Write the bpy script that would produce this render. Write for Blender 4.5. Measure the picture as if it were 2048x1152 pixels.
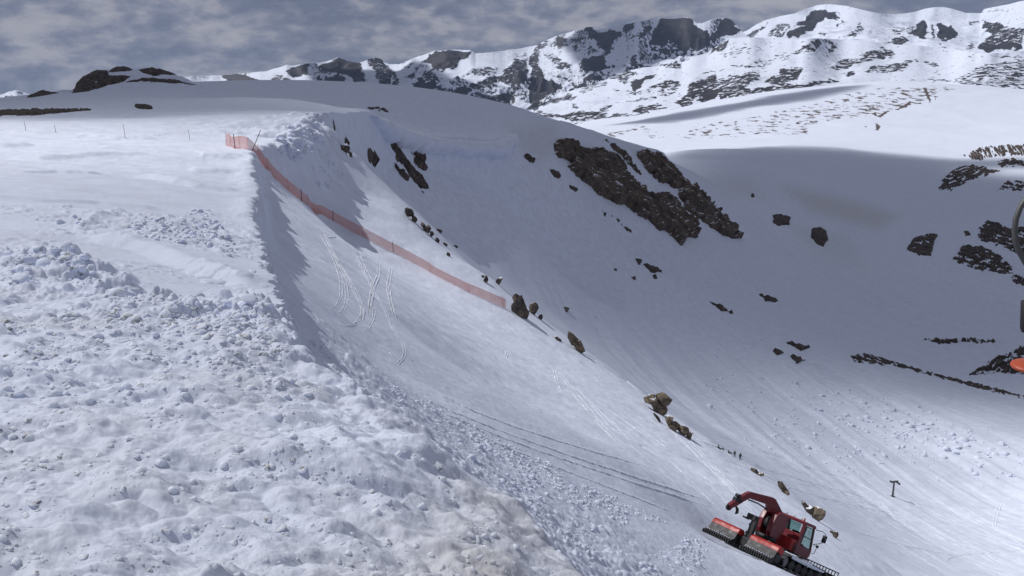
import bpy, bmesh, math, random
import numpy as np
from mathutils import Vector, Matrix

for _o in list(bpy.data.objects):
    bpy.data.objects.remove(_o, do_unlink=True)
scene = bpy.context.scene
COL = scene.collection
rng = np.random.default_rng(7)
random.seed(7)

# ---------------------------------------------------------------- camera
FPX = 1774.0                       # focal length in pixels of the 2048 wide photograph
HORIZON = 165.0                    # row of the horizon
TH = math.atan((576 - HORIZON) / FPX)
CT, ST = math.cos(TH), math.sin(TH)
cam_d = bpy.data.cameras.new('camera')
cam_d.sensor_width = 36.0
cam_d.lens = 36.0 * FPX / 2048.0
cam_d.clip_start = 0.1
cam_d.clip_end = 60000.0
cam = bpy.data.objects.new('camera', cam_d)
COL.objects.link(cam)
cam.location = (0, 0, 0)
cam.rotation_euler = (math.pi / 2 - TH, 0, 0)
scene.camera = cam

# ---------------------------------------------------------------- sun and sky
SUN_EL = math.radians(52.0)
SUN_AZ = math.radians(-64.0)       # from +Y towards +X; negative is to the left
TOSUN = np.array([math.sin(SUN_AZ) * math.cos(SUN_EL), math.cos(SUN_AZ) * math.cos(SUN_EL), math.sin(SUN_EL)])
sun_d = bpy.data.lights.new('sun', 'SUN')
sun_d.energy = 3.0
sun_d.angle = math.radians(0.55)
sun_d.color = (1.0, 0.98, 0.965)
sun = bpy.data.objects.new('sun', sun_d)
COL.objects.link(sun)
sun.rotation_euler = Vector(TOSUN).to_track_quat('Z', 'Y').to_euler()

world = bpy.data.worlds.new('World')
scene.world = world
world.use_nodes = True
wt = world.node_tree
wt.nodes.clear()


def nd(t, kind, **kw):
    n = t.nodes.new(kind)
    for k, v in kw.items():
        if k.startswith('in_'):
            key = k[3:]
            key = int(key) if key.isdigit() else key.replace('_', ' ')
            n.inputs[key].default_value = v
        else:
            setattr(n, k, v)
    return n


def math_n(t, op, a, b=None, c=None, clamp=False):
    n = t.nodes.new('ShaderNodeMath')
    n.operation = op
    n.use_clamp = clamp
    for i, v in enumerate((a, b, c)):
        if v is None:
            continue
        if isinstance(v, (int, float)):
            n.inputs[i].default_value = v
        else:
            t.links.new(v, n.inputs[i])
    return n.outputs[0]


def ramp_n(t, fac, stops):
    n = t.nodes.new('ShaderNodeValToRGB')
    els = n.color_ramp.elements
    while len(els) > len(stops):
        els.remove(els[-1])
    while len(els) < len(stops):
        els.new(0.5)
    for el, (p, c) in zip(els, stops):
        el.position = p
        el.color = (c[0], c[1], c[2], 1) if not isinstance(c, (int, float)) else (c, c, c, 1)
    t.links.new(fac, n.inputs[0])
    return n.outputs[0]


def mix_n(t, fac, a, b, blend='MIX'):
    n = t.nodes.new('ShaderNodeMix')
    n.data_type = 'RGBA'
    n.blend_type = blend
    for sock, v in ((n.inputs[0], fac), (n.inputs[6], a), (n.inputs[7], b)):
        if isinstance(v, (int, float)):
            sock.default_value = v
        elif isinstance(v, tuple):
            sock.default_value = (v[0], v[1], v[2], 1)
        else:
            t.links.new(v, sock)
    return n.outputs[2]


def build_sky():
    t = wt
    tc = nd(t, 'ShaderNodeTexCoord')
    sky = nd(t, 'ShaderNodeTexSky', sky_type='NISHITA', sun_disc=False, sun_elevation=SUN_EL, sun_rotation=SUN_AZ,
             altitude=3300.0, air_density=1.0, dust_density=0.6, ozone_density=1.5)
    skyc = nd(t, 'ShaderNodeMix', data_type='RGBA', blend_type='MULTIPLY')
    skyc.inputs[0].default_value = 1.0
    skyc.inputs[7].default_value = (0.06, 0.06, 0.06, 1)
    t.links.new(sky.outputs[0], skyc.inputs[6])
    sep = nd(t, 'ShaderNodeSeparateXYZ')
    t.links.new(tc.outputs['Generated'], sep.inputs[0])
    # cloud deck seen in perspective: direction projected on a plane overhead (earth curves away near the horizon)
    zc = math_n(t, 'MAXIMUM', sep.outputs[2], 0.0)
    den = math_n(t, 'ADD', zc, 0.38)
    ux = math_n(t, 'DIVIDE', sep.outputs[0], den)
    uy = math_n(t, 'DIVIDE', sep.outputs[1], den)
    comb = nd(t, 'ShaderNodeCombineXYZ')
    t.links.new(ux, comb.inputs[0])
    t.links.new(uy, comb.inputs[1])
    comb.inputs[2].default_value = 3.7
    n1 = nd(t, 'ShaderNodeTexNoise', in_Scale=3.3, in_Detail=9.0, in_Roughness=0.56, in_Distortion=0.15)
    t.links.new(comb.outputs[0], n1.inputs['Vector'])
    n2 = nd(t, 'ShaderNodeTexNoise', in_Scale=13.0, in_Detail=7.0, in_Roughness=0.6)
    t.links.new(comb.outputs[0], n2.inputs['Vector'])
    s = math_n(t, 'ADD', math_n(t, 'MULTIPLY', n1.outputs[0], 0.58), math_n(t, 'MULTIPLY', n2.outputs[0], 0.42))
    body = ramp_n(t, s, [(0.42, (0.14, 0.162, 0.228)), (0.465, (0.18, 0.202, 0.268)), (0.50, (0.225, 0.24, 0.305)), (0.54, (0.305, 0.312, 0.36)), (0.60, (0.38, 0.38, 0.415))])
    cover = ramp_n(t, s, [(0.33, 0.6), (0.41, 1.0)])
    low = ramp_n(t, sep.outputs[2], [(0.0, 0.5), (0.07, 0.0)])
    col = mix_n(t, cover, skyc.outputs[2], body)
    col = mix_n(t, math_n(t, 'MULTIPLY', low, 0.4), col, (0.24, 0.285, 0.39))
    bg = nd(t, 'ShaderNodeBackground')
    bg.inputs[1].default_value = 0.84
    t.links.new(col, bg.inputs[0])
    out = nd(t, 'ShaderNodeOutputWorld')
    t.links.new(bg.outputs[0], out.inputs[0])


build_sky()
scene.view_settings.view_transform = 'Standard'
scene.view_settings.look = 'None'
scene.view_settings.exposure = 0.15
scene.view_settings.gamma = 1.0
scene.render.engine = 'CYCLES'
scene.cycles.max_bounces = 6
scene.cycles.volume_bounces = 1
scene.cycles.transparent_max_bounces = 12


# ---------------------------------------------------------------- geometry maths
def ray(px, py):
    """pixel of the photograph -> azimuth and elevation tangent"""
    px = np.asarray(px, float)
    py = np.asarray(py, float)
    u = (px - 1024.0) / FPX
    v = (576.0 - py) / FPX
    dx, dy, dz = u, CT + v * ST, -ST + v * CT
    return np.arctan2(dx, dy), dz / np.hypot(dx, dy)


def project(x, y, z):
    dep = y * CT - z * ST
    up = y * ST + z * CT
    dep = np.maximum(dep, 1e-3)
    return 1024 + FPX * x / dep, 576 - FPX * up / dep


def sstep(a, b, x):
    t = np.clip((x - a) / (b - a), 0, 1)
    return t * t * (3 - 2 * t)


def _hash(ix, iy, seed):
    h = (ix.astype(np.int64) * 374761393 + iy.astype(np.int64) * 668265263 + seed * 974634777) & 0x7fffffff
    h = ((h ^ (h >> 13)) * 1274126177) & 0x7fffffff
    h = ((h ^ (h >> 16)) * 2246822519) & 0x7fffffff
    return ((h ^ (h >> 15)) & 0xffffff) / float(0xffffff)


def vnoise(x, y, seed=0):
    ix = np.floor(x)
    iy = np.floor(y)
    fx = x - ix
    fy = y - iy
    ix = ix.astype(np.int64)
    iy = iy.astype(np.int64)
    ux = fx * fx * fx * (fx * (fx * 6 - 15) + 10)
    uy = fy * fy * fy * (fy * (fy * 6 - 15) + 10)
    a = _hash(ix, iy, seed)
    b = _hash(ix + 1, iy, seed)
    c = _hash(ix, iy + 1, seed)
    d = _hash(ix + 1, iy + 1, seed)
    return (a + (b - a) * ux) * (1 - uy) + (c + (d - c) * ux) * uy


def fbm(x, y, octaves=4, seed=0, gain=0.5):
    s = 0
    amp = 1.0
    tot = 0
    for i in range(octaves):
        ca, sa = math.cos(i * 1.3 + seed), math.sin(i * 1.3 + seed)
        s = s + amp * (vnoise((x * ca - y * sa) * 2 ** i, (x * sa + y * ca) * 2 ** i, seed + i * 17) - 0.5)
        tot += amp
        amp *= gain
    return s / tot * 2


def ridged(x, y, octaves=4, seed=0):
    s = 0
    amp = 1.0
    tot = 0
    for i in range(octaves):
        ca, sa = math.cos(i * 1.7 + seed), math.sin(i * 1.7 + seed)
        n = vnoise((x * ca - y * sa) * 2 ** i, (x * sa + y * ca) * 2 ** i, seed + i * 31)
        s = s + amp * (1 - np.abs(2 * n - 1))
        tot += amp
        amp *= 0.5
    return s / tot


def lumps(x, y, cell, seed, fill=0.6, rmin=0.25, rmax=0.6):
    """hemispherical clods: height in metres"""
    gx = x / cell
    gy = y / cell
    wx = fbm(gx * 1.9, gy * 1.9, 2, seed + 40) * 0.34
    wy = fbm(gx * 1.9 + 31.7, gy * 1.9 - 12.3, 2, seed + 41) * 0.34
    gx, gy = gx + wx, gy + wy
    ix = np.floor(gx).astype(np.int64)
    iy = np.floor(gy).astype(np.int64)
    h = np.zeros_like(gx)
    for dx in (-1, 0, 1):
        for dy in (-1, 0, 1):
            jx, jy = ix + dx, iy + dy
            on = _hash(jx, jy, seed) < fill
            cx = jx + _hash(jx, jy, seed + 1)
            cy = jy + _hash(jx, jy, seed + 2)
            r = rmin + (rmax - rmin) * _hash(jx, jy, seed + 3) ** 2
            d2 = ((gx - cx) ** 2 + (gy - cy) ** 2) / (r * r)
            hh = np.sqrt(np.maximum(0, 1 - d2)) * r * (0.5 + 0.5 * _hash(jx, jy, seed + 4))
            h = np.maximum(h, np.where(on, hh, 0))
    return h * cell


def vnoise3(x, y, z, seed=0):
    ix, iy, iz = np.floor(x), np.floor(y), np.floor(z)
    fx, fy, fz = x - ix, y - iy, z - iz
    ix, iy, iz = ix.astype(np.int64), iy.astype(np.int64), iz.astype(np.int64)
    ux, uy, uz = [f * f * (3 - 2 * f) for f in (fx, fy, fz)]

    def pl(k):
        s = seed + 7919
        kk = iz + k
        a = _hash(ix + kk * 57, iy + kk * 131, s)
        b = _hash(ix + 1 + kk * 57, iy + kk * 131, s)
        c = _hash(ix + kk * 57, iy + 1 + kk * 131, s)
        d = _hash(ix + 1 + kk * 57, iy + 1 + kk * 131, s)
        return (a + (b - a) * ux) * (1 - uy) + (c + (d - c) * ux) * uy
    p0, p1 = pl(0), pl(1)
    return p0 + (p1 - p0) * uz


def poly_sd(px, py, poly):
    """signed distance to a closed polygon, positive inside"""
    poly = np.asarray(poly, float)
    d2 = np.full(px.shape, 1e18)
    inside = np.zeros(px.shape, bool)
    n = len(poly)
    for i in range(n):
        ax, ay = poly[i]
        bx, by = poly[(i + 1) % n]
        ex, ey = bx - ax, by - ay
        L2 = ex * ex + ey * ey + 1e-18
        t = np.clip(((px - ax) * ex + (py - ay) * ey) / L2, 0, 1)
        d2 = np.minimum(d2, (px - ax - t * ex) ** 2 + (py - ay - t * ey) ** 2)
        cond = (ay > py) != (by > py)
        xi = ax + (py - ay) * ex / (ey if abs(ey) > 1e-12 else 1e-12)
        inside ^= cond & (px < xi)
    d = np.sqrt(d2)
    return np.where(inside, d, -d)


def line_d(px, py, pts):
    """distance to an open polyline and the side (+ left of travel)"""
    pts = np.asarray(pts, float)
    d2 = np.full(px.shape, 1e18)
    side = np.zeros(px.shape)
    frac = np.zeros(px.shape)
    n = len(pts) - 1
    for i in range(n):
        ax, ay = pts[i]
        bx, by = pts[i + 1]
        ex, ey = bx - ax, by - ay
        L2 = ex * ex + ey * ey + 1e-18
        t = np.clip(((px - ax) * ex + (py - ay) * ey) / L2, 0, 1)
        dd = (px - ax - t * ex) ** 2 + (py - ay - t * ey) ** 2
        m = dd < d2
        d2 = np.where(m, dd, d2)
        side = np.where(m, np.sign(ex * (py - ay) - ey * (px - ax)), side)
        frac = np.where(m, (i + t) / n, frac)
    return np.sqrt(d2), side, frac


class Field:
    """smooth surface (thin plate spline of elevation tangent over azimuth, log distance), sampled bicubically"""
    A0, A1, NA = -0.80, 0.80, 260
    L0, L1, NL = -0.2, 9.4, 560

    def __init__(self, ctrl, extra=(), reg=1e-5):
        a, e = ray([c[0] for c in ctrl], [c[1] for c in ctrl])
        L = np.log([c[2] for c in ctrl])
        pts = np.stack([a, L], 1)
        val = e
        if len(extra):
            ex = np.asarray(extra, float)
            pts = np.vstack([pts, ex[:, :2]])
            val = np.concatenate([val, ex[:, 2]])
        n = len(pts)
        d2 = ((pts[:, None] - pts[None]) ** 2).sum(2)
        K = np.where(d2 > 0, 0.5 * d2 * np.log(np.maximum(d2, 1e-20)), 0) + reg * np.eye(n)
        P = np.hstack([np.ones((n, 1)), pts])
        M = np.block([[K, P], [P.T, np.zeros((3, 3))]])
        w = np.linalg.solve(M, np.concatenate([val, np.zeros(3)]))
        ga = np.linspace(self.A0, self.A1, self.NA)
        gl = np.linspace(self.L0, self.L1, self.NL)
        GA, GL = np.meshgrid(ga, gl, indexing='ij')
        G = w[n] + w[n + 1] * GA + w[n + 2] * GL
        for i in range(n):
            r2 = (GA - pts[i, 0]) ** 2 + (GL - pts[i, 1]) ** 2
            G += w[i] * 0.5 * r2 * np.log(np.maximum(r2, 1e-20))
        self.G = G

    def __call__(self, a, L):
        u = np.clip((a - self.A0) / (self.A1 - self.A0) * (self.NA - 1), 1, self.NA - 2.001)
        v = np.clip((L - self.L0) / (self.L1 - self.L0) * (self.NL - 1), 1, self.NL - 2.001)
        iu = np.floor(u).astype(int)
        iv = np.floor(v).astype(int)
        fu, fv = u - iu, v - iv

        def wts(t):
            return ((-0.5 * t + t * t - 0.5 * t ** 3), (1 - 2.5 * t * t + 1.5 * t ** 3), (0.5 * t + 2 * t * t - 1.5 * t ** 3), (-0.5 * t * t + 0.5 * t ** 3))
        wu, wv = wts(fu), wts(fv)
        out = 0
        iu = np.clip(iu, 1, self.NA - 3)
        iv = np.clip(iv, 1, self.NL - 3)
        for i in range(4):
            r = 0
            for j in range(4):
                r = r + wv[j] * self.G[iu + i - 1, iv + j - 1]
            out = out + wu[i] * r
        return out


def al(pts):
    """[(px, py, rho)] -> array of (azimuth, log distance)"""
    a, _ = ray([p[0] for p in pts], [p[1] for p in pts])
    return np.stack([a, np.log([p[2] for p in pts])], 1)


# groomer pose, shared by the slope it stands on
GP = np.array([14.646, 45.33, -26.48])
GX = np.array([0.685, 0.489, -0.540])
GX /= np.linalg.norm(GX)
GZ = np.array([0.416, 0.346, 0.841])
GZ -= GX * (GX @ GZ)
GZ /= np.linalg.norm(GZ)
GY = np.cross(GZ, GX)


def gpoint(x, y, z=0.0):
    p = GP + GX * x + GY * y + GZ * z
    return (math.atan2(p[0], p[1]), math.log(math.hypot(p[0], p[1])), p[2] / math.hypot(p[0], p[1]))


# ---------------------------------------------------------------- terrain surfaces: pixel, row, distance in metres
DOME = [(0, 205, 420), (150, 182, 420), (260, 168, 430), (400, 171, 430), (520, 176, 430), (640, 179, 430), (800, 190, 440), (960, 213, 470), (1100, 241, 520),
        (1200, 272, 570), (1320, 304, 640), (-250, 215, 420),
        (0, 225, 650), (260, 190, 650), (640, 200, 650), (960, 240, 680), (1100, 270, 730), (1200, 300, 780), (1320, 330, 860),
        (1000, 240, 440), (1100, 268, 490), (1200, 290, 545), (900, 225, 430)]
PL = DOME + [(-250, 1150, 2.6), (0, 1150, 2.6), (500, 1150, 2.6), (0, 800, 6), (450, 800, 6), (-250, 600, 13), (100, 560, 15.5), (-250, 480, 22), (0, 470, 24), (250, 500, 22), (450, 560, 18.5),
             (0, 420, 33), (250, 430, 32), (480, 450, 36), (0, 350, 55), (250, 360, 54), (500, 370, 62), (0, 300, 80), (250, 300, 84), (490, 300, 95),
             (0, 262, 115), (250, 265, 120), (450, 280, 117), (-250, 264, 112), (600, 240, 150), (0, 237, 170), (300, 236, 175), (560, 223, 180), (0, 217, 260), (300, 206, 260),
             (600, 200, 270), (-250, 225, 240), (690, 222, 250), (750, 245, 300), (800, 262, 330), (900, 270, 360), (1000, 275, 395), (780, 215, 380)]
HD = [(560, 345, 112), (575, 480, 62), (580, 560, 38), (620, 640, 27), (540, 330, 108), (600, 395, 118), (650, 425, 122), (720, 470, 120), (800, 515, 118), (875, 555, 115),
      (1010, 620, 113), (650, 300, 140), (638, 252, 150), (590, 332, 121), (612, 312, 131), (575, 348, 115), (632, 286, 142), (642, 332, 134), (622, 352, 126), (700, 370, 138), (800, 430, 132), (900, 510, 126), (980, 560, 122),
      (700, 300, 150), (760, 365, 145), (820, 415, 140), (900, 500, 134), (960, 545, 130), (1040, 605, 124), (1160, 692, 122), (1310, 802, 122), (1380, 872, 124), (1450, 907, 128),
      (1570, 975, 125), (1640, 1035, 118), (1700, 1085, 112), (1800, 1150, 105),
      (650, 560, 52), (650, 640, 34), (750, 600, 58), (850, 650, 64), (750, 720, 36), (900, 720, 60), (1000, 760, 66), (850, 800, 32.5), (1050, 868, 40), (950, 830, 36),
      (1150, 905, 43), (1250, 945, 46), (1350, 982, 50), (1150, 800, 78), (1200, 850, 68), (1300, 900, 72), (1450, 965, 72),
      (1000, 935, 28), (1150, 1010, 30), (1300, 1065, 34), (1400, 1085, 40), (1450, 1140, 36), (1250, 1120, 26), (1050, 1040, 20), (1200, 1200, 18), (900, 900, 20), (1000, 1100, 13), (800, 850, 22)]
HB = []
for _px, _py, _r in [(640, 235, 152), (700, 300, 150), (760, 365, 145), (820, 415, 140), (900, 500, 134), (960, 545, 130), (1040, 605, 124), (1160, 692, 122), (1310, 802, 122), (1380, 872, 124),
                     (1450, 907, 128), (1570, 975, 125), (1640, 1035, 118), (1700, 1085, 112)]:
    HB += [(_px, _py + 25, _r * 1.18), (_px, _py + 90, _r * 1.45)]
HX = [gpoint(x, y) for x in (-4, 0, 4.5) for y in (-3, 3)]
WB = [(1320, 304, 640), (1340, 330, 680), (1400, 360, 740), (720, 330, 240), (800, 330, 300), (900, 335, 350), (1000, 338, 385), (1080, 310, 440), (700, 290, 235),
      (1100, 268, 490), (1200, 290, 545), (1010, 285, 400), (1000, 240, 440), (1100, 241, 520), (1200, 272, 570),
      (800, 400, 270), (900, 450, 290), (1000, 420, 340), (1100, 400, 420), (1250, 380, 520), (1250, 490, 470), (1100, 520, 360), (1000, 540, 275), (1100, 620, 280), (1200, 700, 260),
      (1200, 600, 350), (1350, 560, 450), (1350, 700, 340), (1400, 480, 560), (1500, 480, 660), (1450, 380, 780), (1500, 330, 1050), (1420, 310, 1250), (1380, 303, 1300), (1500, 295, 1450),
      (1600, 288, 1550), (1600, 350, 1150), (1600, 420, 930), (1600, 480, 800), (1750, 298, 1550), (1750, 400, 1050), (1900, 310, 1550), (1900, 400, 1100), (2048, 320, 1500), (2048, 400, 1100),
      (2250, 320, 1500), (2250, 420, 1100), (1600, 550, 640), (1750, 550, 710), (1900, 520, 800), (2048, 550, 780), (2250, 550, 780), (1600, 650, 480), (1750, 650, 550), (1900, 650, 600),
      (2048, 650, 620), (2250, 650, 620), (1500, 700, 400), (1600, 760, 370), (1750, 760, 410), (1900, 760, 450), (2048, 780, 460), (2250, 780, 460),
      (1450, 800, 290), (1600, 860, 290), (1750, 860, 330), (1900, 860, 350), (2048, 870, 360), (2250, 870, 360), (1350, 800, 250), (1470, 915, 186), (1500, 935, 192), (1600, 950, 220), (1700, 980, 245), (1785, 990, 262),
      (1900, 990, 285), (2048, 1000, 295), (2250, 1000, 295), (1720, 1080, 175), (1800, 1110, 185), (1950, 1130, 210), (2100, 1140, 220), (2250, 1150, 220), (1800, 1300, 120), (2100, 1300, 130),
      (2250, 1500, 90),
      (600, 520, 150), (800, 700, 150), (1000, 850, 130), (1300, 1010, 130), (1550, 1150, 120),
      # sunlit rise behind the cirque
      (1200, 300, 1700), (1200, 275, 2050), (1200, 255, 2400), (1400, 275, 1900), (1400, 235, 2350), (1600, 255, 2000), (1600, 215, 2450), (1800, 255, 2000), (1800, 200, 2550), (1950, 260, 2050), (2048, 255, 2000), (2048, 210, 2550), (2250, 260, 2000), (2250, 220, 2550),
      (1850, 235, 2250), (1850, 290, 1700), (2000, 290, 1700)]
MSKY = [(900, 300), (1080, 270), (1163, 248), (1197, 239), (1281, 233), (1335, 222), (1369, 213), (1468, 195), (1573, 180), (1644, 175), (1740, 166), (1824, 162), (1868, 165), (1914, 168), (1980, 175), (2048, 184), (2250, 195)]
WB += [(1200, 330, 900), (1200, 320, 1250), (1260, 345, 900), (1260, 325, 1250), (1320, 335, 880), (1320, 320, 1200), (1320, 305, 1550), (1100, 330, 900), (1100, 320, 1400)]
WB += [(p[0], p[1], 3000) for p in MSKY] + [(p[0], p[1] + 45, 4200) for p in MSKY]
BK = [(-250, 1152, 3.0), (0, 1152, 3.1), (300, 1152, 3.1), (600, 1152, 3.15), (850, 1152, 3.3), (1050, 1152, 3.8), (0, 1400, 2.1), (600, 1400, 2.1), (1000, 1400, 2.2),
      (0, 900, 4.95), (300, 905, 4.9), (600, 900, 5.0), (850, 905, 5.4), (0, 750, 7.0), (300, 750, 7.1), (600, 770, 7.0), (-250, 750, 7), (-250, 620, 11.5), (0, 620, 11.5), (300, 640, 10.0), (450, 640, 10.2),
      (150, 560, 14.5), (80, 505, 18.0), (-250, 525, 19), (260, 595, 13.2), (500, 605, 11.2), (590, 680, 9.0), (690, 760, 8.1), (800, 810, 7.6), (890, 885, 6.6), (960, 965, 5.9), (1080, 1045, 5.2), (1190, 1160, 4.4), (1300, 1300, 3.6),
      (1000, 1050, 4.75), (800, 1050, 4.0), (900, 980, 5.0), (780, 880, 5.9)]
P_F, H_F, W_F, B_F = Field(PL), Field(HD + HB, HX), Field(WB), Field(BK)

EDGE_P = al([(1500, 1600, 1.0), (700, 1100, 3), (600, 700, 9.5), (562, 597, 18), (540, 545, 25), (528, 500, 33), (520, 455, 42), (532, 405, 58), (517, 350, 74), (512, 312, 95),
             (545, 300, 110), (575, 285, 120), (604, 262, 132), (630, 234, 151), (657, 243, 170), (690, 246, 205), (706, 256, 240), (744, 280, 272), (775, 283, 292), (847, 291, 322),
             (900, 297, 340), (950, 302, 357), (994, 304, 372), (1012, 288, 395), (1030, 275, 420), (1110, 275, 480), (1200, 300, 540), (1330, 312, 655), (1330, 312, 760)])
EDGE_P = np.vstack([EDGE_P, [[-0.75, math.log(760)], [-0.75, 0]]])
EDGE_B = al([(1300, 1500, 1.0), (1330, 1260, 3.6), (1190, 1152, 4.7), (1140, 1090, 5.1), (1080, 1040, 5.6), (1020, 1000, 5.9), (960, 960, 6.3), (925, 915, 6.8), (890, 880, 7.1), (850, 850, 7.5), (790, 800, 8.1), (700, 755, 8.6), (640, 720, 9.1),
             (600, 690, 9.5), (585, 655, 10.2), (560, 615, 11.2), (500, 600, 11.8), (380, 598, 12.6), (255, 588, 13.8), (215, 570, 14.8), (185, 540, 16.3), (150, 498, 18.4), (60, 494, 19.2), (0, 512, 19.5), (-250, 525, 20)])
EDGE_B = np.vstack([EDGE_B, [[-0.75, math.log(18)], [-0.75, 0]]])
# small berms and cut edges on the plateau: pixel polyline, height, relative width, kind
BERMS = [
    (al([(165, 462, 25), (240, 478, 23.5), (300, 497, 22), (370, 530, 20), (440, 560, 18.6), (505, 592, 17.4)]), 0.26, 0.02, 'step'),
    (al([(-100, 395, 40), (80, 398, 39), (200, 392, 40), (330, 400, 39)]), 0.16, 0.02, 'ridge'),
    (al([(270, 340, 62), (330, 350, 58), (400, 368, 54), (480, 388, 53)]), 0.30, 0.014, 'step'),
    (al([(400, 315, 82), (440, 320, 82), (490, 332, 84)]), 0.30, 0.012, 'step'),
    (al([(380, 340, 70), (430, 347, 70), (505, 358, 72)]), 0.25, 0.012, 'step'),
    (al([(-200, 262, 118), (0, 262, 116), (110, 268, 112), (230, 279, 106), (330, 281, 106)]), 0.5, 0.02, 'step'),
    (al([(-200, 295, 84), (0, 294, 84), (70, 293, 85)]), 0.20, 0.012, 'step'),
    (al([(70, 318, 72), (130, 315, 74), (210, 308, 78), (300, 305, 80)]), 0.22, 0.012, 'step'),
    (al([(20, 345, 56), (100, 335, 60), (170, 338, 60), (210, 335, 61)]), 0.18, 0.012, 'ridge'),
    (al([(150, 455, 25.5), (210, 430, 31), (230, 415, 34), (250, 410, 35.5)]), 0.12, 0.016, 'ridge'),
]


def height(a, L, detail=True):
    """ground height over azimuth and log distance"""
    a = np.asarray(a, float)
    L = np.asarray(L, float)
    rho = np.exp(L)
    x, y = rho * np.sin(a), rho * np.cos(a)
    near = L < math.log(900)
    w = W_F(a, L)
    w = w - 0.6 * sstep(math.log(125), math.log(80), L)
    w = w - 0.5 * sstep(float(ray(1120, 300)[0]), float(ray(1020, 300)[0]), a) * sstep(math.log(640), math.log(760), L)
    e = w.copy()
    sdp = np.full(a.shape, -1.0)
    sdb = np.full(a.shape, -1.0)
    if near.any():
        an, Ln, rn = a[near], L[near], rho[near]
        xn, yn = x[near], y[near]
        h = H_F(an, Ln) - 1.2 * sstep(math.log(150), math.log(260), Ln) * sstep(-0.23, -0.17, an) - 1.2 * sstep(math.log(150), math.log(175), Ln) * (1 - sstep(-0.23, -0.17, an))
        wn = w[near]
        k = 0.01
        d = np.clip((h - wn) / k, -30, 30)
        low = np.where(d > 25, h, wn + k * np.log1p(np.exp(np.minimum(d, 25))))
        p = P_F(an, Ln)
        s = poly_sd(an, Ln, EDGE_P)
        jag = fbm(an * 45, Ln * 45, 4, 3) * 0.012 + fbm(an * 170, Ln * 170, 3, 4) * 0.004
        brk = sstep(math.log(117), math.log(130), Ln) * sstep(math.log(175), math.log(150), Ln)
        jag = jag * (1 - 0.5 * sstep(math.log(24), math.log(32), Ln))
        jag = jag * (1 + 1.5 * brk) * sstep(math.log(260), math.log(175), Ln) + jag * 0.12
        s = s + jag
        if detail:
            for pts, hh, wd, kind in BERMS:
                m = (np.abs(an - pts[:, 0].mean()) < np.ptp(pts[:, 0]) / 2 + 0.12) & (np.abs(Ln - pts[:, 1].mean()) < np.ptp(pts[:, 1]) / 2 + 0.15)
                if not m.any():
                    continue
                dd, side, fr = line_d(an[m] + fbm(xn[m] * 0.5, yn[m] * 0.5, 3, 9) * 0.006, Ln[m] + fbm(xn[m] * 0.6, yn[m] * 0.6, 3, 8) * 0.008, pts)
                endf = sstep(0, 0.12, fr) * sstep(1, 0.88, fr)
                if kind == 'ridge':
                    add = hh * np.exp(-(dd / (wd * 0.4)) ** 2)
                else:
                    q = dd * side
                    add = hh * (sstep(-wd * 0.75, wd * 0.75, q) * np.exp(-np.maximum(q, 0) / (wd * 3)) - 0.35 * sstep(wd * 0.75, -wd * 0.75, q) * np.exp(-np.maximum(-q, 0) / (wd * 3)))
                p[m] += add * endf / rn[m]
            lip = np.exp(-((s - 0.012) / 0.012) ** 2) * sstep(math.log(25), math.log(50), Ln)
            blocks = ridged(xn * 0.22, yn * 0.22, 3, 5)
            p += brk * np.exp(-np.maximum(s, 0) / 0.06) * (blocks - 0.6) * 3.4 / rn
            p += np.exp(-((s - 0.010) / 0.010) ** 2) * sstep(math.log(250), math.log(280), Ln) * sstep(math.log(420), math.log(380), Ln) * 1.3 / rn
            p += lip * 0.25 * (0.5 + fbm(xn * 0.2, yn * 0.2, 3, 12)) / rn
        wd_ = 0.004 + 0.006 * sstep(math.log(260), math.log(160), Ln) + 0.022 * brk
        en = low + sstep(-wd_, wd_ * 0.8, s + brk * 0.05 * (ridged(xn * 0.11, yn * 0.11 + 3, 3, 14) - 0.5)) * (p - low)
        b = B_F(an, Ln)
        sb = poly_sd(an, Ln, EDGE_B) + fbm(an * 26, Ln * 26, 4, 6) * 0.03 * (1 - 0.6 * sstep(math.log(11), math.log(6), Ln))
        kb = sstep(-0.05, 0.05, sb)
        en = en + kb * (b - en)
        e[near] = en
        sdp[near] = s
        sdb[near] = sb
    z = e * rho
    if detail:
        z = z + surface_detail(a, L, x, y, rho, sdp, sdb)
    return z


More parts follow.
